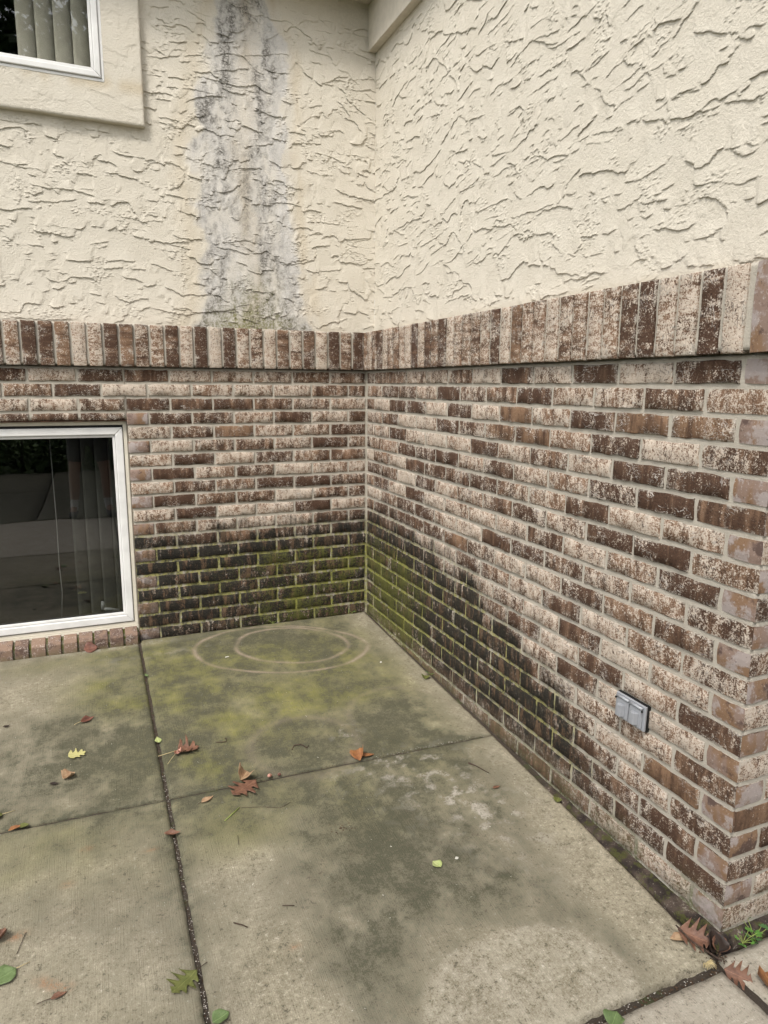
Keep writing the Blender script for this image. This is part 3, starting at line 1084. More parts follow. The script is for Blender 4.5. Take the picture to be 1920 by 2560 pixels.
# ------------------------------------------------------------------ eave: soffit, frieze, fascia, unseen roof slab
eave = empty('eave', (0, 0, 3.16))
tag(eave, 'painted soffit and frieze board tucked into the top of the corner', 'eave')
EZ = 0.0
MB().box(-3.5, .20, -.05, .30, .002, .03).build('soffit', M_SOFFIT, eave)
MB().box(-.05, 1.2, -W - .3, -.0515, .002, .03).build('soffit', M_SOFFIT, eave)
MB().box(.037, .079, -W - .02, .077, -.213, .0).build('frieze_board', M_SOFFIT, eave, bevel=.003)
MB().box(-3.5, -.052, -.075, -.0505, -.0, .16).build('fascia_board', M_SOFFIT, eave)
MB().box(-.075, -.0515, -W - .3, -.0765, -.0, .16).build('fascia_board', M_SOFFIT, eave)
MB().prism([(-.10, .162), (2.0, 1.0), (2.0, 1.06), (-.10, .20)], 'x', -3.5, 1.2).build('roof', plain('roof_shingle', (.07, .065, .06), .9, .1), eave)  # roof slab out of view, added to block light from above

# ------------------------------------------------------------------ windows
def framed(parent, x0, x1, z0, z1, y, w, d, name, mat, bevel=.0025, mitre=True):
    """four mitred bars; x0..x1, z0..z1 are the outer edges, front face at y"""
    bars = []
    for a, b, c_, e_ in (((x0, z0), (x1, z0), (x1 - w, z0 + w), (x0 + w, z0 + w)), ((x1, z0), (x1, z1), (x1 - w, z1 - w), (x1 - w, z0 + w)),
                         ((x1, z1), (x0, z1), (x0 + w, z1 - w), (x1 - w, z1 - w)), ((x0, z1), (x0, z0), (x0 + w, z0 + w), (x0 + w, z1 - w))):
        m = MB()
        q = [a, b, c_, e_]
        m.v = [(p[0], y, p[1]) for p in q] + [(p[0], y + d, p[1]) for p in q]
        m.f = [(0, 1, 2, 3), (7, 6, 5, 4)] + [(i, 4 + i, 4 + (i + 1) % 4, (i + 1) % 4) for i in range(4)]
        bars.append(m.build(name, mat, parent, bevel=bevel))
    return bars


def pane(parent, x0, x1, z0, z1, y):
    return MB().box(x0, x1, y, y + .004, z0, z1).build('pane', M_GLASS, parent)


lw = empty('window', (0, 0, 0))
tag(lw, 'white vinyl window set low in the brick wall, reflecting the driveway', 'window')
fx, fz0, fz1 = -1.2235, .082, 1.106
framed(lw, WIN_L, fx, fz0, fz1, .032, .018, .07, 'frame', M_CREAM)
sh = framed(lw, WIN_L + .0205, fx - .0205, fz0 + .0225, fz1 - .030, .026, .0345, .05, 'sash', M_VINYL, .004)
framed(lw, WIN_L + .0182, fx - .0182, fz0 + .0182, fz1 - .0182, .040, .012, .03, 'gap_shade', M_GASKET, 0)  # black strip painting the shaded gap between frame and sash
framed(lw, WIN_L + .0555, fx - .0555, fz0 + .0585, fz1 - .0655, .036, .012, .03, 'glazing_bead', M_VINYL, .002)
framed(lw, WIN_L + .066, fx - .066, fz0 + .069, fz1 - .076, .047, .004, .02, 'gasket', M_GASKET, 0)
pane(lw, WIN_L + .064, fx - .064, fz0 + .067, fz1 - .074, .050)
MB().box(WIN_L, fx + .002, .004, .10, fz1 + .001, WIN_T - .0005).build('lintel', M_RUST, back)
MB().box(-1.2228, -1.2205, .012, .03, .06, 1.10).build('sealant', plain('caulk', (.20, .17, .13), .8), lw)
MB().box(WIN_L, -1.224, .0275, .10, fz0 - .03, fz0 - .0005).build('window_sill', M_CREAM, lw)
crk = MB()
crk.tube([(-1.385, .085, .165), (-1.385, .085, .205)], .008, 8)
crk.tube([(-1.385, .085, .168), (-1.35, .085, .162), (-1.31, .085, .150)], .007, 8)
crk.build('crank_handle', plain('dull_handle', (.16, .165, .165), .5), lw, True)

uw = empty('window', (0, 0, 2.6))
tag(uw, 'upper white window in the stucco, beige vertical blinds behind its glass', 'window')
UL, UT = -2.1, 1.2
framed(uw, UL, UF_X - .002, UF_Z - 2.6 + .002, UT, .046, .013, .07, 'frame', M_VINYL)
framed(uw, UL + .014, UF_X - .016, UF_Z - 2.6 + .016, UT - .014, .039, .026, .05, 'sash', M_VINYL, .004)
framed(uw, UL + .0405, UF_X - .0425, UF_Z - 2.6 + .0425, UT - .0405, .046, .012, .03, 'glazing_bead', M_VINYL, .002)
pane(uw, UL + .052, UF_X - .054, UF_Z - 2.6 + .054, UT - .052, .060)

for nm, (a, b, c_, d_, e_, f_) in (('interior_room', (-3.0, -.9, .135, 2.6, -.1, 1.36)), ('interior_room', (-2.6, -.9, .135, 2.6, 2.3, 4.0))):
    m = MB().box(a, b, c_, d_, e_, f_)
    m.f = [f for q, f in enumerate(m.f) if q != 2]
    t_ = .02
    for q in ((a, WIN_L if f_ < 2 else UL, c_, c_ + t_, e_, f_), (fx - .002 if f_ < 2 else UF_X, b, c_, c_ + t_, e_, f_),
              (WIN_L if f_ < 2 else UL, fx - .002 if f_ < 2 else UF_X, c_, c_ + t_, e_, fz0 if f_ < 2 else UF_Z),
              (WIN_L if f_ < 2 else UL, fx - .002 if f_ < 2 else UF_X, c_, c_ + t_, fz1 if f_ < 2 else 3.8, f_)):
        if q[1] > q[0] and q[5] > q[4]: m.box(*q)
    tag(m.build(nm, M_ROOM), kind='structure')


def slats(parent, xs, z0, z1, y, ang, mat, width=.085):
    for i, x in enumerate(xs):
        m = MB()
        n = 6
        for zz in (z0, z1):
            for q in range(n + 1):
                t = (q / n - .5)
                for th in (0, .0012):
                    m.v.append((t * width, -.006 * (1 - 4 * t * t) + th, zz))
        k = (n + 1) * 2
        for q in range(n):
            a = q * 2
            m.f += [(a, a + 2, k + a + 2, k + a), (a + 1, k + a + 1, k + a + 3, a + 3)]
        m.f += [(0, k, k + 1, 1), (n * 2, n * 2 + 1, k + n * 2 + 1, k + n * 2)]
        m.build('slat', mat, parent, True, loc=(x, y, 0), rot=(0, 0, ang + rnd.uniform(-.06, .06)))


bu = empty('vertical_blind', (-1.5, .112, 2.6))
tag(bu, 'beige fabric vertical blind behind the upper window', 'blind')
slats(bu, [.265 - .073 * i for i in range(5)], -.05, 1.15, 0, R_(24), M_BLIND)
MB().box(-.5, .3, -.02, .02, 1.151, 1.19).build('head_rail', M_VINYL, bu)
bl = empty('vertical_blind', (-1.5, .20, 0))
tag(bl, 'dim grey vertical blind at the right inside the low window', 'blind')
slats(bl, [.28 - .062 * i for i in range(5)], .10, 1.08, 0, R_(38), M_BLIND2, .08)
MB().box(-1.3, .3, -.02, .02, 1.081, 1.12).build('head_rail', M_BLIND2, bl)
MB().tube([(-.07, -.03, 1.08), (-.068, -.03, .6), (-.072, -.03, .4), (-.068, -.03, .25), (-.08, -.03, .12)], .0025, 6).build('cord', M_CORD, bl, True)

# rowlock sill under the low window
sill = empty('brick_sill', (0, 0, 0))
tag(sill, 'sloping rowlock brick sill with mossy joints under the low window', 'sill')
r_ = random.Random(3)
for i in range(23):
    x1 = -1.2335 - i * .0695
    x0 = x1 - .058
    w = [r_.uniform(-.002, .002) for _ in range(6)]
    prf = [(-.0385 + w[0], -.03), (.09, -.03), (.09, .084), (.032, .0775 + w[1]), (-.030 + w[0], .060 + w[2]), (-.0385 + w[0], .052 + w[2])]
    MB().prism(prf, 'x', x0 + w[3], x1 + w[4]).build('brick', M_SILL, sill, bevel=.003)
us = np.linspace(-2.83, -1.228, 200)
prf = [(-.0310, -.03), (-.0305, .044), (-.022, .051), (.033, .070)]
PS = np.zeros((len(prf), 200, 3))
for a, (py, pz) in enumerate(prf):
    PS[a, :, 0] = us
    PS[a, :, 1] = py + .003 * fbm(us * 60, us * 0 + a, 66)
    PS[a, :, 2] = pz + .003 * fbm(us * 60, us * 0 + a, 67)


def moss_joint():
    P = pos()
    f = noise(P, 200.0, 4, .7)
    return {'c': mix(ss(noise(P, 35.0, 3) + (f - .5) * .5, .38, .6), (.13, .12, .085), (.070, .075, .018)), 'n': bump(f, .005)}


obj('mortar', sheet('mortar', PS), material('mossy_mortar', moss_joint, .95, .1), sill)
MB().box(-1.2325, -1.2250, -.030, .02, -.03, .055).build('end_joint', M_SOIL, sill)

# ------------------------------------------------------------------ outlet cover on the right wall (course 15)
oc = empty('outlet_cover', (-.002, -2.108, .373))
tag(oc, 'grey plastic double-flap outlet cover low on the right brick wall', 'outlet cover')
oc.rotation_euler = (R_(-1.5), 0, rz_right)
OW, OH = .0585, .0365
MB().box(-OW - .0008, OW + .0008, -.004, .03, -OH - .0008, OH + .0008).build('gasket', M_GASKET, oc)
MB().box(-OW, OW, -.012, -.0045, -OH, OH).build('back_plate', M_OUTLET, oc, bevel=.002)
for s in (-1, 1):
    fl = empty('flap', (0, 0, 0))
    fl.parent = oc
    fl.location = (s * .0275, 0, 0)
    lid = MB().box(-.0235, .0235, -.017, -.0125, -.031, .024).build('flap', M_OUTLET, oc, bevel=.0015)
    lid.location = (s * .0265, 0, 0)
    MB().prism([(-.0125, -.0172), (.0125, -.0172), (.0065, -.0300), (-.0065, -.0300)], 'z', -.024, .011).build('grip', M_OUTLET, lid, bevel=.0012)
    MB().tube([(-.024, -.0165, .029), (.024, -.0165, .029)], .0042, 10).build('hinge', M_OUTLET, lid, True)
    MB().tube([(s * .0255, -.0172, .0225), (s * .0255, -.0205, .0225)], .0028, 10).build('screw', M_GASKET, lid, True)
    bpy.data.objects.remove(fl)

# ------------------------------------------------------------------ leaves, twigs and crumbs on the patio
def leaf_mat(name, c1, c2, vein=None):
    def fn():
        o, (c, r) = ocoord(), oinfo()
        v = vadd(o, cmb(r * 9.0, r * 5.0, 0.0))
        x, y, z = xyz(o)
        n = noise(v, 60.0, 4, .65)
        f = noise(v, 300.0, 3)
        b = mix(ss(n, .35, .65), c1, c2)
        b = mix(ss(f, .62, .70) * .5, b, tuple(q * .4 for q in c1))
        mid = ss(mth('ABSOLUTE', y), .0012, .0003)
        b = mix(mid * .6, b, vein or tuple(min(1, q * 1.7) for q in c1))
        return {'c': b, 'n': bump(n * .6 + f * .2 + mid * .4, .0015)}
    return material(name, fn, .55, .35)


LM = dict(yellow=leaf_mat('yellow_leaf', (.43, .39, .18), (.38, .36, .14)), tan=leaf_mat('tan_leaf', (.36, .25, .15), (.25, .15, .085)),
          brown=leaf_mat('brown_leaf', (.17, .085, .052), (.11, .052, .032)), dark=leaf_mat('dark_leaf', (.035, .022, .016), (.02, .013, .010)),
          orange=leaf_mat('orange_leaf', (.29, .135, .05), (.19, .078, .035)), red=leaf_mat('red_leaf', (.15, .062, .040), (.10, .042, .030)),
          green=leaf_mat('green_leaf', (.125, .175, .070), (.095, .14, .05)), olive=leaf_mat('olive_leaf', (.115, .122, .035), (.085, .095, .025)),
          pink=leaf_mat('pink_leaf', (.42, .22, .17), (.20, .09, .055)), paleg=leaf_mat('pale_green_leaf', (.36, .39, .17), (.30, .35, .13)))
M_TWIG = plain('twig_bark', (.06, .04, .03), .85, .2, .4, 150)
M_STEM = plain('dry_stem', (.42, .34, .18), .7, .2, .2, 150)
M_GSTEM = plain('green_stem', (.22, .27, .07), .6, .3, .2, 150)

SHAPES = {
    'oval': [.02, .30, .44, .48, .47, .42, .32, .18, .02],
    'narrow': [.02, .14, .22, .25, .24, .20, .14, .07, .01],
    'oak': [.03, .08, .16, .38, .44, .17, .18, .48, .54, .19, .19, .42, .46, .15, .12, .24, .10, .02],
    'maple': [.05, .30, .56, .50, .26, .40, .66, .60, .24, .22, .40, .36, .14, .12, .03],
}
SKEW = {'oak': .10, 'maple': .10, 'oval': 0, 'narrow': 0}


def leaf(name, label, xy, size, ang, shape, mat, curl=.2, lift=.003, roll=0.0, stem=None, bend=.15, z=None, tiltx=0.0, tilty=0.0, group=None):
    w = SHAPES[shape]
    n = len(w)
    r = random.Random(label)
    V, F = [], []
    m = 3
    for i in range(n):
        t = i / (n - 1)
        for s in (-1, 1):
            for q in range(m + 1):
                a = w[i] * q / m * r.uniform(.9, 1.1)
                x = (t - .5) + (SKEW[shape] * q / m if w[i] > .3 else 0)
                V.append((x * size, s * a * size, (curl * a * a * 2.2 + bend * ((t - .5) ** 2 - .1) + r.uniform(-.012, .012) + .06 * roll * s * a) * size))
    def vi(i, s, q): return i * (2 * (m + 1)) + (0 if s < 0 else m + 1) + q
    for i in range(n - 1):
        for q in range(m):
            F.append((vi(i, -1, q), vi(i, -1, q + 1), vi(i + 1, -1, q + 1), vi(i + 1, -1, q)))
            F.append((vi(i, 1, q + 1), vi(i, 1, q), vi(i + 1, 1, q), vi(i + 1, 1, q + 1)))
    # weld the midrib
    me = bpy.data.meshes.new(name)
    remap = {}
    V2 = []
    for k, p in enumerate(V):
        i, rem = divmod(k, 2 * (m + 1))
        s, q = divmod(rem, m + 1)
        if q == 0 and s == 1:
            remap[k] = remap[vi(i, -1, 0)]
        else:
            remap[k] = len(V2)
            V2.append(p)
    F = [tuple(dict.fromkeys(remap[k] for k in f)) for f in F]
    zmin = min(p[2] for p in V2)
    V2 = [(p[0], p[1], p[2] - zmin) for p in V2]
    me.from_pydata(V2, [], [f for f in F if len(f) > 2])
    me.shade_smooth()
    o = obj(name, me, LM[mat])
    o.location = (xy[0], xy[1], (float(gz(*xy)) if z is None else z) + lift)
    o.rotation_euler = (R_(tiltx), R_(tilty), R_(ang))
    md = o.modifiers.new('thickness', 'SOLIDIFY')
    md.thickness = .0005
    tag(o, label, 'leaf', group)
    if stem:
        ln, sm = stem
        z0 = V2[0][2]
        p = [(-.5 * size, 0, z0), (-.5 * size - ln * .4, .06 * ln, z0 * .6 + .001), (-.5 * size - ln, .10 * ln, .0012)]
        MB().tube(p, [.0011, .0009, .0008], 5).build('stem', sm, o, True)
    return o


G = 'fallen leaves on the patio'
leaf('maple_leaf', 'flat pale yellow lobed leaf on the left patio slab', (-1.502, -1.0), .058, 12, 'maple', 'yellow', .12, group=G)
leaf('curled_leaf', 'curled light tan leaf below the yellow leaf on the left slab', (-1.526, -1.136), .046, 40, 'oval', 'tan', 1.0, bend=.6, group=G)
leaf('dark_leaf', 'small blackened leaf just left of the curled tan leaf', (-1.570, -1.162), .030, -15, 'narrow', 'dark', .9, bend=.6, group=G)
leaf('twisted_leaf', 'twisted orange-red leaf above the yellow leaf on the left slab', (-1.469, -.757), .056, 32, 'narrow', 'red', 1.6, bend=.5, stem=(.025, M_STEM), tiltx=25, group=G)
leaf('dark_leaf', 'black shrivelled scrap near the left edge, below the sill', (-1.753, -.702), .026, 20, 'narrow', 'dark', 1.0, bend=.8, group=G)
leaf('joint_leaf', 'orange leaf lying in the cross joint at the left edge', (-1.669, -1.359), .040, 25, 'narrow', 'orange', .9, group=G)
leaf('small_green_leaf', 'small dark green leaf beside the orange one in the left cross joint', (-1.645, -1.358), .026, 15, 'oval', 'olive', .4, group=G)
leaf('stemmed_leaf', 'yellow-green stemmed leaf cut by the left edge above the cross joint', (-1.735, -1.285), .050, 200, 'oval', 'olive', .6, stem=(.035, M_STEM), group=G)
leaf('green_leaf', 'broad fresh green leaf at the lower left edge', (-1.650, -1.920), .062, 205, 'oval', 'green', .15, stem=(.03, M_STEM), group=G)
leaf('brown_leaf', 'slim brown leaf with a long stalk at the lower left', (-1.528, -2.018), .034, 12, 'narrow', 'brown', .9, stem=(.028, M_TWIG), group=G)
leaf('oak_leaf', 'olive green pointed oak leaf by the long joint at the bottom', (-1.262, -2.086), .074, 215, 'oak', 'olive', .18, stem=(.03, M_TWIG), group=G)
leaf('curled_leaf', 'dark brown curled leaf at the left edge near the bottom', (-1.668, -1.795), .045, 60, 'oval', 'brown', 1.4, bend=.9, group=G)
leaf('maple_leaf', 'crumpled pinkish brown leaf with pale stalks beside the long joint', (-1.128, -1.11), .075, 5, 'maple', 'brown', .45, bend=.3, group=G)
leaf('folded_leaf', 'folded pink half of the crumpled leaf beside the long joint', (-1.165, -1.122), .045, 60, 'narrow', 'pink', 1.5, bend=.9, lift=.006, stem=(.055, M_STEM), group=G)
leaf('oak_leaf', 'large reddish brown oak leaf lying across the cross joint', (-.985, -1.412), .105, 212, 'oak', 'brown', .10, bend=.12, lift=.006, stem=(.03, M_TWIG), group=G)
leaf('curled_leaf', 'pale brown rolled leaf leaning behind the large oak leaf', (-.975, -1.350), .055, 55, 'oval', 'tan', 1.5, bend=.3, lift=.008, tiltx=20, group=G)
leaf('tan_leaf', 'small tan leaf just below the cross joint, left of the oak leaf', (-1.109, -1.426), .046, 28, 'narrow', 'tan', .6, stem=(.012, M_TWIG), group=G)
leaf('orange_leaf', 'bright orange folded leaf upright on the cross joint', (-.552, -1.362), .060, 70, 'oval', 'orange', 1.3, bend=.3, lift=.004, tiltx=-25, tilty=-15, group=G)
leaf('orange_leaf', 'thin orange blade flat beside the bright upright orange leaf', (-.528, -1.372), .05, -8, 'narrow', 'orange', .6, lift=.003, group=G)
leaf('dark_leaf', 'dark red-brown leaf straddling the long joint', (-1.232, -1.557), .048, -10, 'narrow', 'brown', 1.3, bend=.6, lift=.003, group=G)
leaf('joint_leaf', 'small green leaf in the long joint near the house', (-1.223, -.425), .032, 100, 'narrow', 'green', .3, lift=.0, group=G)
leaf('joint_leaf', 'pale green leaf in the long joint above the crumpled pink leaf', (-1.224, -.997), .048, 95, 'narrow', 'paleg', .3, lift=.0, group=G)
leaf('pale_leaf', 'small pale green leaf in the middle of the front slab', (-.544, -1.958), .032, 110, 'oval', 'paleg', .3, group=G)
leaf('dry_leaf', 'tiny rust brown leaf on the front slab near the right wall', (-.188, -1.705), .030, 5, 'narrow', 'brown', .5, group=G)
leaf('olive_leaf', 'small olive leaf at the foot of the right wall, halfway back', (-.050, -.883), .040, 60, 'oval', 'olive', .8, group=G)
leaf('olive_leaf', 'small olive leaf where the footing ledge begins along the right wall', (-.034, -1.839), .030, 40, 'oval', 'olive', .6, group=G)
leaf('red_leaf', 'flat brick-red leaf leaning against the rowlock sill', (-1.452, -.060), .062, 8, 'oval', 'red', .3, lift=.012, tiltx=38, group=G)
leaf('green_leaf', 'green leaf poking in at the bottom by the long joint', (-1.20, -2.205), .04, 20, 'oval', 'green', .5, group=G)
leaf('green_leaf', 'green leaf in the wide front joint at the bottom edge', (-.398, -2.530), .045, 35, 'oval', 'green', .6, lift=.004, group=G)
GC = 'leaves caught at the outer wall corner'
leaf('oak_leaf', 'long brown oak leaf slanting along the footing at the outer corner', (-.058, -2.43), .078, -48, 'oak', 'brown', .5, bend=.25, lift=.012, tiltx=28, tilty=8, group=GC)
leaf('curled_leaf', 'dark curled leaf standing upright against the outer wall corner', (-.030, -2.462), .052, 70, 'oval', 'dark', 1.4, bend=.4, lift=.02, tilty=-62, group=GC)
leaf('curled_leaf', 'red-brown curled leaf behind the dark upright one at the corner', (-.018, -2.470), .042, 55, 'oval', 'brown', 1.2, bend=.4, lift=.016, tilty=-50, group=GC)
leaf('tan_leaf', 'thin straw-coloured dead leaf lying beside the outer corner pile', (-.088, -2.418), .055, -22, 'narrow', 'tan', 1.4, bend=.2, group=GC)
leaf('oak_leaf', 'half-buried red-brown oak leaf in the joint right of the corner', (-.036, -2.545), .062, -60, 'oak', 'brown', .6, lift=-.004, tiltx=40, group=GC)
leaf('curled_leaf', 'big rolled russet leaf at the lower right edge', (-.000, -2.596), .062, 80, 'oval', 'orange', 1.7, bend=.35, lift=.004, group=GC)


def stick(name, label, pts, rad, mat, cat='twig', parent=None):
    m = MB().tube([(p[0], p[1], float(gz(p[0], p[1])) + p[2]) for p in pts], rad, 6)
    o = m.build(name, mat, parent, True)
    tag(o, label, cat, 'twigs and stalks on the patio')
    return o


stick('twig', 'short bent brown twig on the corner slab', [(-1.025, -1.092, .002), (-.99, -1.103, .003), (-.985, -1.085, .004), (-.99, -1.075, .002)], .0015, M_TWIG)
stick('twig', 'curly dry tendril right of the bent twig on the corner slab', [(-.775, -1.24, .002), (-.76, -1.215, .003), (-.735, -1.222, .006), (-.72, -1.25, .004), (-.71, -1.235, .003)], .0018, M_TWIG)
stick('grass_stem', 'green stalk on the front slab below the tan leaf', [(-1.075, -1.55, .002), (-1.045, -1.526, .004), (-1.02, -1.503, .003)], .0015, M_GSTEM)
stick('twig', 'thin dark stalk trailing right of the green one', [(-1.015, -1.505, .002), (-.95, -1.525, .002), (-.90, -1.55, .002), (-.86, -1.535, .002)], .0006, M_TWIG)
stick('twig', 'short straight twig in the middle of the front slab', [(-.995, -1.945, .002), (-.965, -1.957, .002)], .0011, M_TWIG)
stick('twig', 'stubby dark twig near the long joint on the front slab', [(-1.125, -1.955, .002), (-1.105, -1.973, .004), (-1.095, -1.982, .002)], .0015, M_TWIG)
stick('twig', 'forked twig on the front slab near the right wall', [(-.205, -1.545, .002), (-.19, -1.57, .003), (-.168, -1.625, .002)], [.0035, .0018, .0012], M_TWIG)
stick('twig', 'thin red-brown stalk on the front slab above the straight twig', [(-1.05, -1.63, .002), (-1.053, -1.65, .003), (-1.056, -1.675, .002)], .0007, M_TWIG)
stick('stalk', 'pale straw stalk lying across the long joint', [(-1.235, -1.118, .006), (-1.20, -1.114, .008), (-1.165, -1.107, .009)], .0011, M_STEM)
stick('twig', 'dark twig leaning out of the outer corner leaf pile', [(-.09, -2.40, .03), (-.075, -2.44, .012), (-.045, -2.505, .004)], .0022, M_TWIG)
stick('twig', 'fine red stalk by the broad green leaf at lower left', [(-1.625, -1.86, .002), (-1.61, -1.80, .003)], .0008, M_TWIG)
for nm, lb, xy, rr in (('berry', 'pinkish berry in the cross joint right of the oak leaf', (-.890, -1.372), .0075), ('berry', 'shrivelled dark red berry next to the pinkish one', (-.857, -1.375), .0058)):
    V, F = [], []
    for a in range(7):
        for b in range(10):
            t, p_ = math.pi * a / 6, 2 * math.pi * b / 10
            V.append((rr * math.sin(t) * math.cos(p_) * 1.1, rr * math.sin(t) * math.sin(p_), rr * math.cos(t) * .85))
    for a in range(6):
        for b in range(10):
            F.append((a * 10 + b, (a + 1) * 10 + b, (a + 1) * 10 + (b + 1) % 10, a * 10 + (b + 1) % 10))
    o = obj(nm, mesh(nm, V, F, True), LM['pink'] if rr > .007 else LM['red'])
    o.location = (*xy, float(gz(*xy)) + rr * .7)
    tag(o, lb, 'berry')
M_WHITE = plain('white_chip', (.52, .50, .44), .7, .2, .08, 90)
for lb, xy, sz, a in (('white chip of wood inside the ring mark', (-.853, -.359), (.022, .007, .003), 18), ('white crumb on the corner slab near the right wall', (-.181, -.664), (.012, .008, .004), 30), ('white spatter flake left of the right wall on the front slab', (-.478, -1.955), (.012, .010, .0015), 50)):
    m = MB()
    n = 9
    rr = random.Random(lb)
    for zz, k in ((0, 1), (sz[2], .8)):
        for q in range(n):
            t = 2 * math.pi * q / n
            c_, s_ = math.cos(t), math.sin(t)
            f = 1 / max(abs(c_), abs(s_)) ** .8 * rr.uniform(.8, 1.1)
            m.v.append((sz[0] / 2 * c_ * f * k, sz[1] / 2 * s_ * f * k, zz))
    m.f = [tuple(range(n))[::-1], tuple(range(n, 2 * n))] + [(q, (q + 1) % n, n + (q + 1) % n, n + q) for q in range(n)]
    o = m.build('chip', M_WHITE, loc=(*xy, float(gz(*xy)) + .0015), rot=(0, 0, R_(a)))
    tag(o, lb, 'chip')

# crumbs of dirt and shredded leaf: nobody could count them
r_ = random.Random(21)
mb = MB()


def crumb(x, y, s, dz=0.0):
    z = float(gz(x, y)) + dz
    n = len(mb.v)
    for k in range(4):
        t = 2 * math.pi * k / 4 + r_.random()
        mb.v.append((x + s * math.cos(t) * r_.uniform(.5, 1.4), y + s * math.sin(t) * r_.uniform(.5, 1.4), z))
    mb.v.append((x, y, z + s * .6))
    mb.f.extend([(n, n + 1, n + 4), (n + 1, n + 2, n + 4), (n + 2, n + 3, n + 4), (n + 3, n, n + 4)])


for _ in range(420): crumb(r_.uniform(-1.75, -.02), r_.uniform(-2.48, -.02), r_.uniform(.0008, .0022))
for _ in range(150):
    t = abs(r_.gauss(0, .22))
    crumb(max(-1.1, -.05 - abs(r_.gauss(0, .3))), -.02 - t, r_.uniform(.0008, .0025))
for _ in range(26): crumb(-.744 + r_.gauss(0, .018), -1.71 + r_.gauss(0, .014), r_.uniform(.002, .004))
for _ in range(260): crumb(-1.2265 + r_.uniform(-.005, .005), r_.uniform(-2.45, -.1), r_.uniform(.0015, .0035), -.009)
for _ in range(240):
    crumb(r_.uniform(-1.2, -.06), -2.507 + r_.gauss(0, .006), r_.uniform(.002, .005), -.02)
for _ in range(150):
    x = r_.uniform(-1.75, -.03)
    crumb(x, jy(x) + r_.gauss(0, .005), r_.uniform(.001, .0025), -.003)
for _ in range(60): crumb(-.04 + r_.gauss(0, .02), -2.48 + r_.gauss(0, .02), r_.uniform(.002, .005))
tag(mb.build('leaf_crumbs', material('crumbs', lambda: mix(noise(pos(), 35.0, 2), (.02, .015, .01), (.10, .06, .035)), .9)), 'dark crumbs of dirt and shredded leaf scattered on the patio', 'debris', kind='stuff')
# pale grit caught in the joints
mb = MB()
for _ in range(170): crumb(-1.2265 + r_.uniform(-.005, .005), r_.uniform(-2.3, -1.2), r_.uniform(.001, .002), -.004)
for _ in range(90): crumb(r_.uniform(-.75, -.05), -2.505 + r_.gauss(0, .008), r_.uniform(.001, .0025), -.016)
for _ in range(60):
    x = r_.uniform(-.5, -.05)
    crumb(x, jy(x) + r_.gauss(0, .005), r_.uniform(.001, .002), .0)
tag(mb.build('grit', material('grit', lambda: mix(noise(pos(), 90.0, 2), (.22, .19, .16), (.55, .52, .46)), .8)), 'pale grit lying in the slab joints', 'grit', kind='stuff')


def sprout(name, label, base, n, size, mat, spread=.6, seed=1):
    r = random.Random(seed)
    root = empty(name, base)
    tag(root, label, 'weed')
    st = MB()
    for i in range(n):
        a = r.uniform(0, 6.28)
        ln = size * r.uniform(.5, 1.1)
        tip = Vector((math.cos(a) * ln * spread, math.sin(a) * ln * spread, ln * r.uniform(.5, 1)))
        st.tube([(0, 0, 0), tuple(tip * .5 + Vector((0, 0, ln * .1))), tuple(tip)], .0007, 5)
        m = MB()
        for q in range(3):
            b = a + (q - 1) * .9
            d = Vector((math.cos(b), math.sin(b), r.uniform(-.1, .4))) * ln * .42
            s = Vector((-math.sin(b), math.cos(b), 0)) * ln * .15
            k = len(m.v)
            m.v += [tuple(tip), tuple(tip + d * .5 + s), tuple(tip + d), tuple(tip + d * .5 - s)]
            m.f.append((k, k + 1, k + 2, k + 3))
        m.build('leaf', mat, root)
    st.build('stems', M_GSTEM, root)
    return root


M_WEED = plain('weed_leaf', (.075, .17, .03), .5, .4, .3, 60)
M_GRASS = plain('dark_weed_leaf', (.045, .10, .03), .6, .3, .3, 60)
sprout('weed', 'bright green weed growing at the foot of the outer wall corner', (.045, -2.488, -.088), 9, .038, M_WEED, .8, 4)
sprout('weed', 'feathery dark weed right of the bright one at the wall end', (.085, -2.490, -.090), 8, .035, M_GRASS, .9, 5)
sprout('weed', 'tiny green sprout at the inner corner by the back wall', (-.085, -.010, .010), 3, .022, M_WEED, .7, 6)
sprout('weed', 'sparse green sprig at the foot of the algae-black back wall', (-.543, -.012, .010), 4, .022, M_GRASS, 1.1, 8)
sprout('weed', 'small sprig in the gap along the right wall, below the moss', (-.010, -.86, -.026), 4, .022, M_GRASS, 1.0, 9)
# straw tuft in the wide joint by the outer corner
tf = empty('straw_tuft', (-.080, -2.500, float(gz(-.08, -2.49)) - .008))
tag(tf, 'fan of pale straw in the wide joint by the outer corner', 'straw')
r_ = random.Random(4)
for i in range(11):
    a = R_(-150 + 13 * i)
    l_ = r_.uniform(.018, .028)
    MB().tube([(0, .012, .002), (math.cos(a) * l_ * .6, .012 + math.sin(a) * l_ * .5, .012), (math.cos(a) * l_, .012 + math.sin(a) * l_, .006)], [.0015, .0013, .0006], 5).build('straw', M_STEM, tf, True)

# ------------------------------------------------------------------ what the windows mirror: trees, hedge and the person with the phone
def foliage_fn(a, b):
    def fn():
        n = noise(pos(), 2.2, 3)
        g = X.T.nodes.new('ShaderNodeNewGeometry')
        return mix(ss(n, .35, .65), a, b)
    return fn


M_FOL = material('foliage', foliage_fn((.025, .05, .012), (.07, .11, .028)), .6, .3)
M_BARK = plain('bark', (.09, .075, .06), .95, .1, .4, 25, .01)


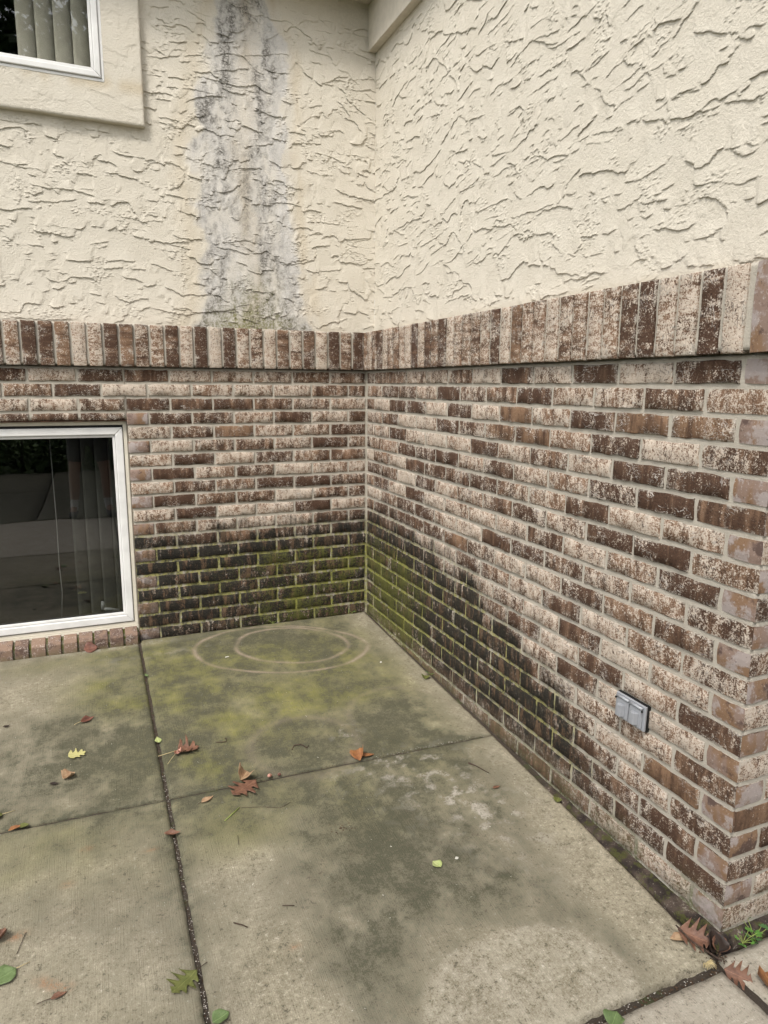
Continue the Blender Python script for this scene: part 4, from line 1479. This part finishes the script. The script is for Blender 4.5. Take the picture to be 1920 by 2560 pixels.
def tree(name, label, base, height, crown_r, nleaf, seed, leafsize=.11):
    r = random.Random(seed)
    root = empty(name, base)
    tag(root, label, 'tree', 'trees mirrored in the upper window')
    tr = MB()
    tips = []
    def branch(p, d, ln, rad, depth):
        pts, q = [p], p
        dd = d
        for _ in range(4):
            dd = (dd + Vector((r.uniform(-.2, .2), r.uniform(-.2, .2), r.uniform(-.05, .16)))).normalized()
            q = q + dd * ln / 4
            pts.append(q)
        tr.tube(pts, [rad * (1 - .14 * i) for i in range(5)], 7 if depth < 2 else 5)
        tips.extend(pts[2:] if depth else pts[4:])
        if depth < 3:
            for _ in range(4 if depth else 6):
                t = r.choice(pts[2:])
                a = r.uniform(0, 6.28)
                e = (dd * .5 + Vector((math.cos(a), math.sin(a), r.uniform(-.1, .6)))).normalized()
                branch(t, e, ln * r.uniform(.5, .75), rad * .45, depth + 1)
    branch(Vector((0, 0, -.3)), Vector((0, 0, 1)), height * .5, height * .03, 0)
    tr.build('trunk', M_BARK, root, True)
    rs = np.random.RandomState(seed)
    tp = np.array([tuple(t) for t in tips])
    c = tp[rs.randint(0, len(tp), nleaf)] + rs.normal(0, .30, (nleaf, 3)) * np.array([1, 1, .8])
    a = rs.normal(0, 1, (nleaf, 3)); a /= np.linalg.norm(a, axis=1)[:, None]
    b = np.cross(a, rs.normal(0, 1, (nleaf, 3))); b /= np.linalg.norm(b, axis=1)[:, None]
    s = leafsize * rs.uniform(.6, 1.2, (nleaf, 1))
    V = np.stack([c - a * s, c + b * s * .5, c + a * s, c - b * s * .5], 1)
    me = sheet_quads('crown', V)
    o = obj('crown', me, M_FOL, root)
    return root


def sheet_quads(name, V):
    me = bpy.data.meshes.new(name)
    n = len(V)
    me.vertices.add(n * 4)
    me.vertices.foreach_set('co', V.astype(np.float32).ravel())
    me.loops.add(n * 4)
    me.loops.foreach_set('vertex_index', np.arange(n * 4, dtype=np.int32))
    me.polygons.add(n)
    me.polygons.foreach_set('loop_start', (np.arange(n) * 4).astype(np.int32))
    me.update(calc_edges=True)
    return me


tree('broadleaf_tree', 'leafy tree mirrored darkest at the left of the upper window', (-3.6, -12.0, -.3), 11.5, 3, 20000, 5, .13)
tree('broadleaf_tree', 'leafy tree mirrored across the blinds of the upper window', (-.4, -13.5, -.3), 11.5, 3, 18000, 9, .13)
hedge = empty('hedge', (-1.5, -9.3, -.25))
tag(hedge, 'dark hedge along the driveway, mirrored at the top of the low window', 'hedge')
rs = np.random.RandomState(2)
nl = 16000
c = np.stack([rs.uniform(-5, 5, nl), rs.uniform(-.5, .5, nl), rs.uniform(0, 1.3, nl)], 1)
a = rs.normal(0, 1, (nl, 3)); a /= np.linalg.norm(a, axis=1)[:, None]
b = np.cross(a, rs.normal(0, 1, (nl, 3))); b /= np.linalg.norm(b, axis=1)[:, None]
s = .06 * rs.uniform(.6, 1.3, (nl, 1))
obj('foliage', sheet_quads('foliage', np.stack([c - a * s, c + b * s * .5, c + a * s, c - b * s * .5], 1)), M_FOL, hedge)
st = MB()
for i in range(24):
    x = -4.8 + i * .42
    st.tube([(x, 0, -.2), (x + .05, .05, .5), (x - .04, -.03, 1.1)], [.03, .02, .01], 6)
st.build('stems', M_BARK, hedge)['kind'] = 'stuff'


def skin_body(name, joints, edges, mat, parent, sub=2):
    keys = list(joints)
    me = bpy.data.meshes.new(name)
    me.from_pydata([joints[k][0] for k in keys], [(keys.index(a), keys.index(b)) for a, b in edges], [])
    o = obj(name, me, mat, parent)
    m = o.modifiers.new('skin', 'SKIN')
    for k, sv in zip(keys, me.skin_vertices[0].data):
        rr = joints[k][1]
        sv.radius = rr if isinstance(rr, tuple) else (rr, rr)
        sv.use_root = k == keys[0]
    s = o.modifiers.new('sub', 'SUBSURF')
    s.levels = s.render_levels = sub
    return o


person = empty('person', (-1.43, -4.22, -.108))
tag(person, 'person in shorts, pale socks and dark shoes mirrored in the low window, holding a phone', 'person')
M_SKIN = plain('skin', (.26, .155, .115), .6, .3, .06, 20)
M_SHIRT = plain('dark_shirt', (.05, .055, .07), .85, .1, .1, 60)
M_SHORT = plain('dark_shorts', (.035, .035, .04), .85, .1, .1, 60)
M_SOCK = plain('pale_sock', (.45, .45, .44), .9, .1, .1, 80)
M_SHOE = plain('black_shoe', (.02, .02, .022), .55, .3, .2, 50)
M_HAIR = plain('dark_hair', (.03, .02, .015), .7, .3, .2, 80)
J = {'pel': ((0, 0, .92), (.15, .10)), 'sp': ((0, 0, 1.12), (.14, .095)), 'ch': ((0, .01, 1.34), (.165, .105)), 'nk': ((0, .02, 1.49), .055), 'nk2': ((0, .04, 1.56), .052),
     'hd': ((0, .07, 1.64), (.072, .085)), 'hd2': ((0, .075, 1.72), (.075, .092)), 'hd3': ((0, .065, 1.78), .055), 'chin': ((0, .125, 1.60), .035), 'nose': ((0, .165, 1.665), .012)}
ED = [('pel', 'sp'), ('sp', 'ch'), ('ch', 'nk'), ('nk', 'nk2'), ('nk2', 'hd'), ('hd', 'hd2'), ('hd2', 'hd3'), ('hd', 'chin'), ('hd', 'nose')]
for s, n in ((-1, 'l'), (1, 'r')):
    J.update({'hip' + n: ((s * .10, 0, .86), .095), 'th' + n: ((s * .125, .01, .66), .082), 'kn' + n: ((s * .145, .02, .48), .056), 'ca' + n: ((s * .155, -.005, .34), .055), 'an' + n: ((s * .165, 0, .10), .036),
              'to' + n: ((s * .185, .10, .045), .036), 'sh' + n: ((s * .19, .01, 1.42), .062), 'el' + n: ((s * .24, .22, 1.22), .042), 'wr' + n: ((s * .10, .50, 1.32), .029), 'pa' + n: ((s * .075, .57, 1.345), (.018, .036))})
    ED += [('pel', 'hip' + n), ('hip' + n, 'th' + n), ('th' + n, 'kn' + n), ('kn' + n, 'ca' + n), ('ca' + n, 'an' + n), ('an' + n, 'to' + n), ('ch', 'sh' + n), ('sh' + n, 'el' + n), ('el' + n, 'wr' + n), ('wr' + n, 'pa' + n)]
    for f in range(4):
        J['f%d' % f + n] = ((s * (.052), .615, 1.375 - .02 * f), .0085)
        J['g%d' % f + n] = ((s * (.036), .648, 1.378 - .02 * f), .0075)
        ED += [('pa' + n, 'f%d' % f + n), ('f%d' % f + n, 'g%d' % f + n)]
    J['t' + n] = ((s * .058, .585, 1.395), .010)
    J['u' + n] = ((s * .030, .600, 1.405), .0085)
    ED += [('pa' + n, 't' + n), ('t' + n, 'u' + n)]
skin_body('body', J, ED, M_SKIN, person)
skin_body('shirt', {'a': ((0, 0, .90), (.165, .115)), 'b': ((0, 0, 1.12), (.158, .112)), 'c': ((0, .01, 1.34), (.18, .12)), 'd': ((0, .02, 1.46), (.08, .07)),
                    'l': ((-.19, .01, 1.42), .075), 'r': ((.19, .01, 1.42), .075), 'l2': ((-.225, .12, 1.31), .062), 'r2': ((.225, .12, 1.31), .062)},
          [('a', 'b'), ('b', 'c'), ('c', 'd'), ('c', 'l'), ('c', 'r'), ('l', 'l2'), ('r', 'r2')], M_SHIRT, person)
skin_body('shorts', {'a': ((0, 0, .93), (.165, .118)), 'l': ((-.105, 0, .84), .108), 'r': ((.105, 0, .84), .108), 'l2': ((-.135, .015, .55), .092), 'r2': ((.135, .015, .55), .092)},
          [('a', 'l'), ('a', 'r'), ('l', 'l2'), ('r', 'r2')], M_SHORT, person)
skin_body('hair', {'a': ((0, .03, 1.75), (.082, .085)), 'b': ((0, .05, 1.80), (.07, .08)), 'c': ((0, .0, 1.68), (.07, .05))}, [('a', 'b'), ('a', 'c')], M_HAIR, person)
for s in (-1, 1):
    skin_body('sock', {'a': ((s * .161, 0, .22), .047), 'b': ((s * .165, 0, .10), .042), 'c': ((s * .170, .03, .06), .040)}, [('a', 'b'), ('b', 'c')], M_SOCK, person)
    skin_body('shoe', {'a': ((s * .160, -.05, .045), (.040, .042)), 'b': ((s * .172, .03, .050), (.045, .045)), 'c': ((s * .185, .12, .035), (.048, .032)), 'd': ((s * .192, .19, .028), (.038, .024))}, [('a', 'b'), ('b', 'c'), ('c', 'd')], M_SHOE, person)
phone = empty('phone', (-1.377, -3.545, 1.262))
tag(phone, 'dark phone held up in both hands by the mirrored person', 'phone')
phone.rotation_euler = (R_(-10), 0, -YAW)
MB().box(-.038, .038, -.008, .0, -.082, .06).build('body', M_GASKET, phone, bevel=.006)
MB().box(-.035, .035, -.0085, -.0081, -.078, .056).build('screen', plain('screen', (.03, .03, .035), .1, .5), phone)
for i in range(3):
    MB().tube([(-.022, .0, .045 - .02 * i), (-.022, .0025, .045 - .02 * i)], .007, 14).build('lens', M_GASKET, phone, True)
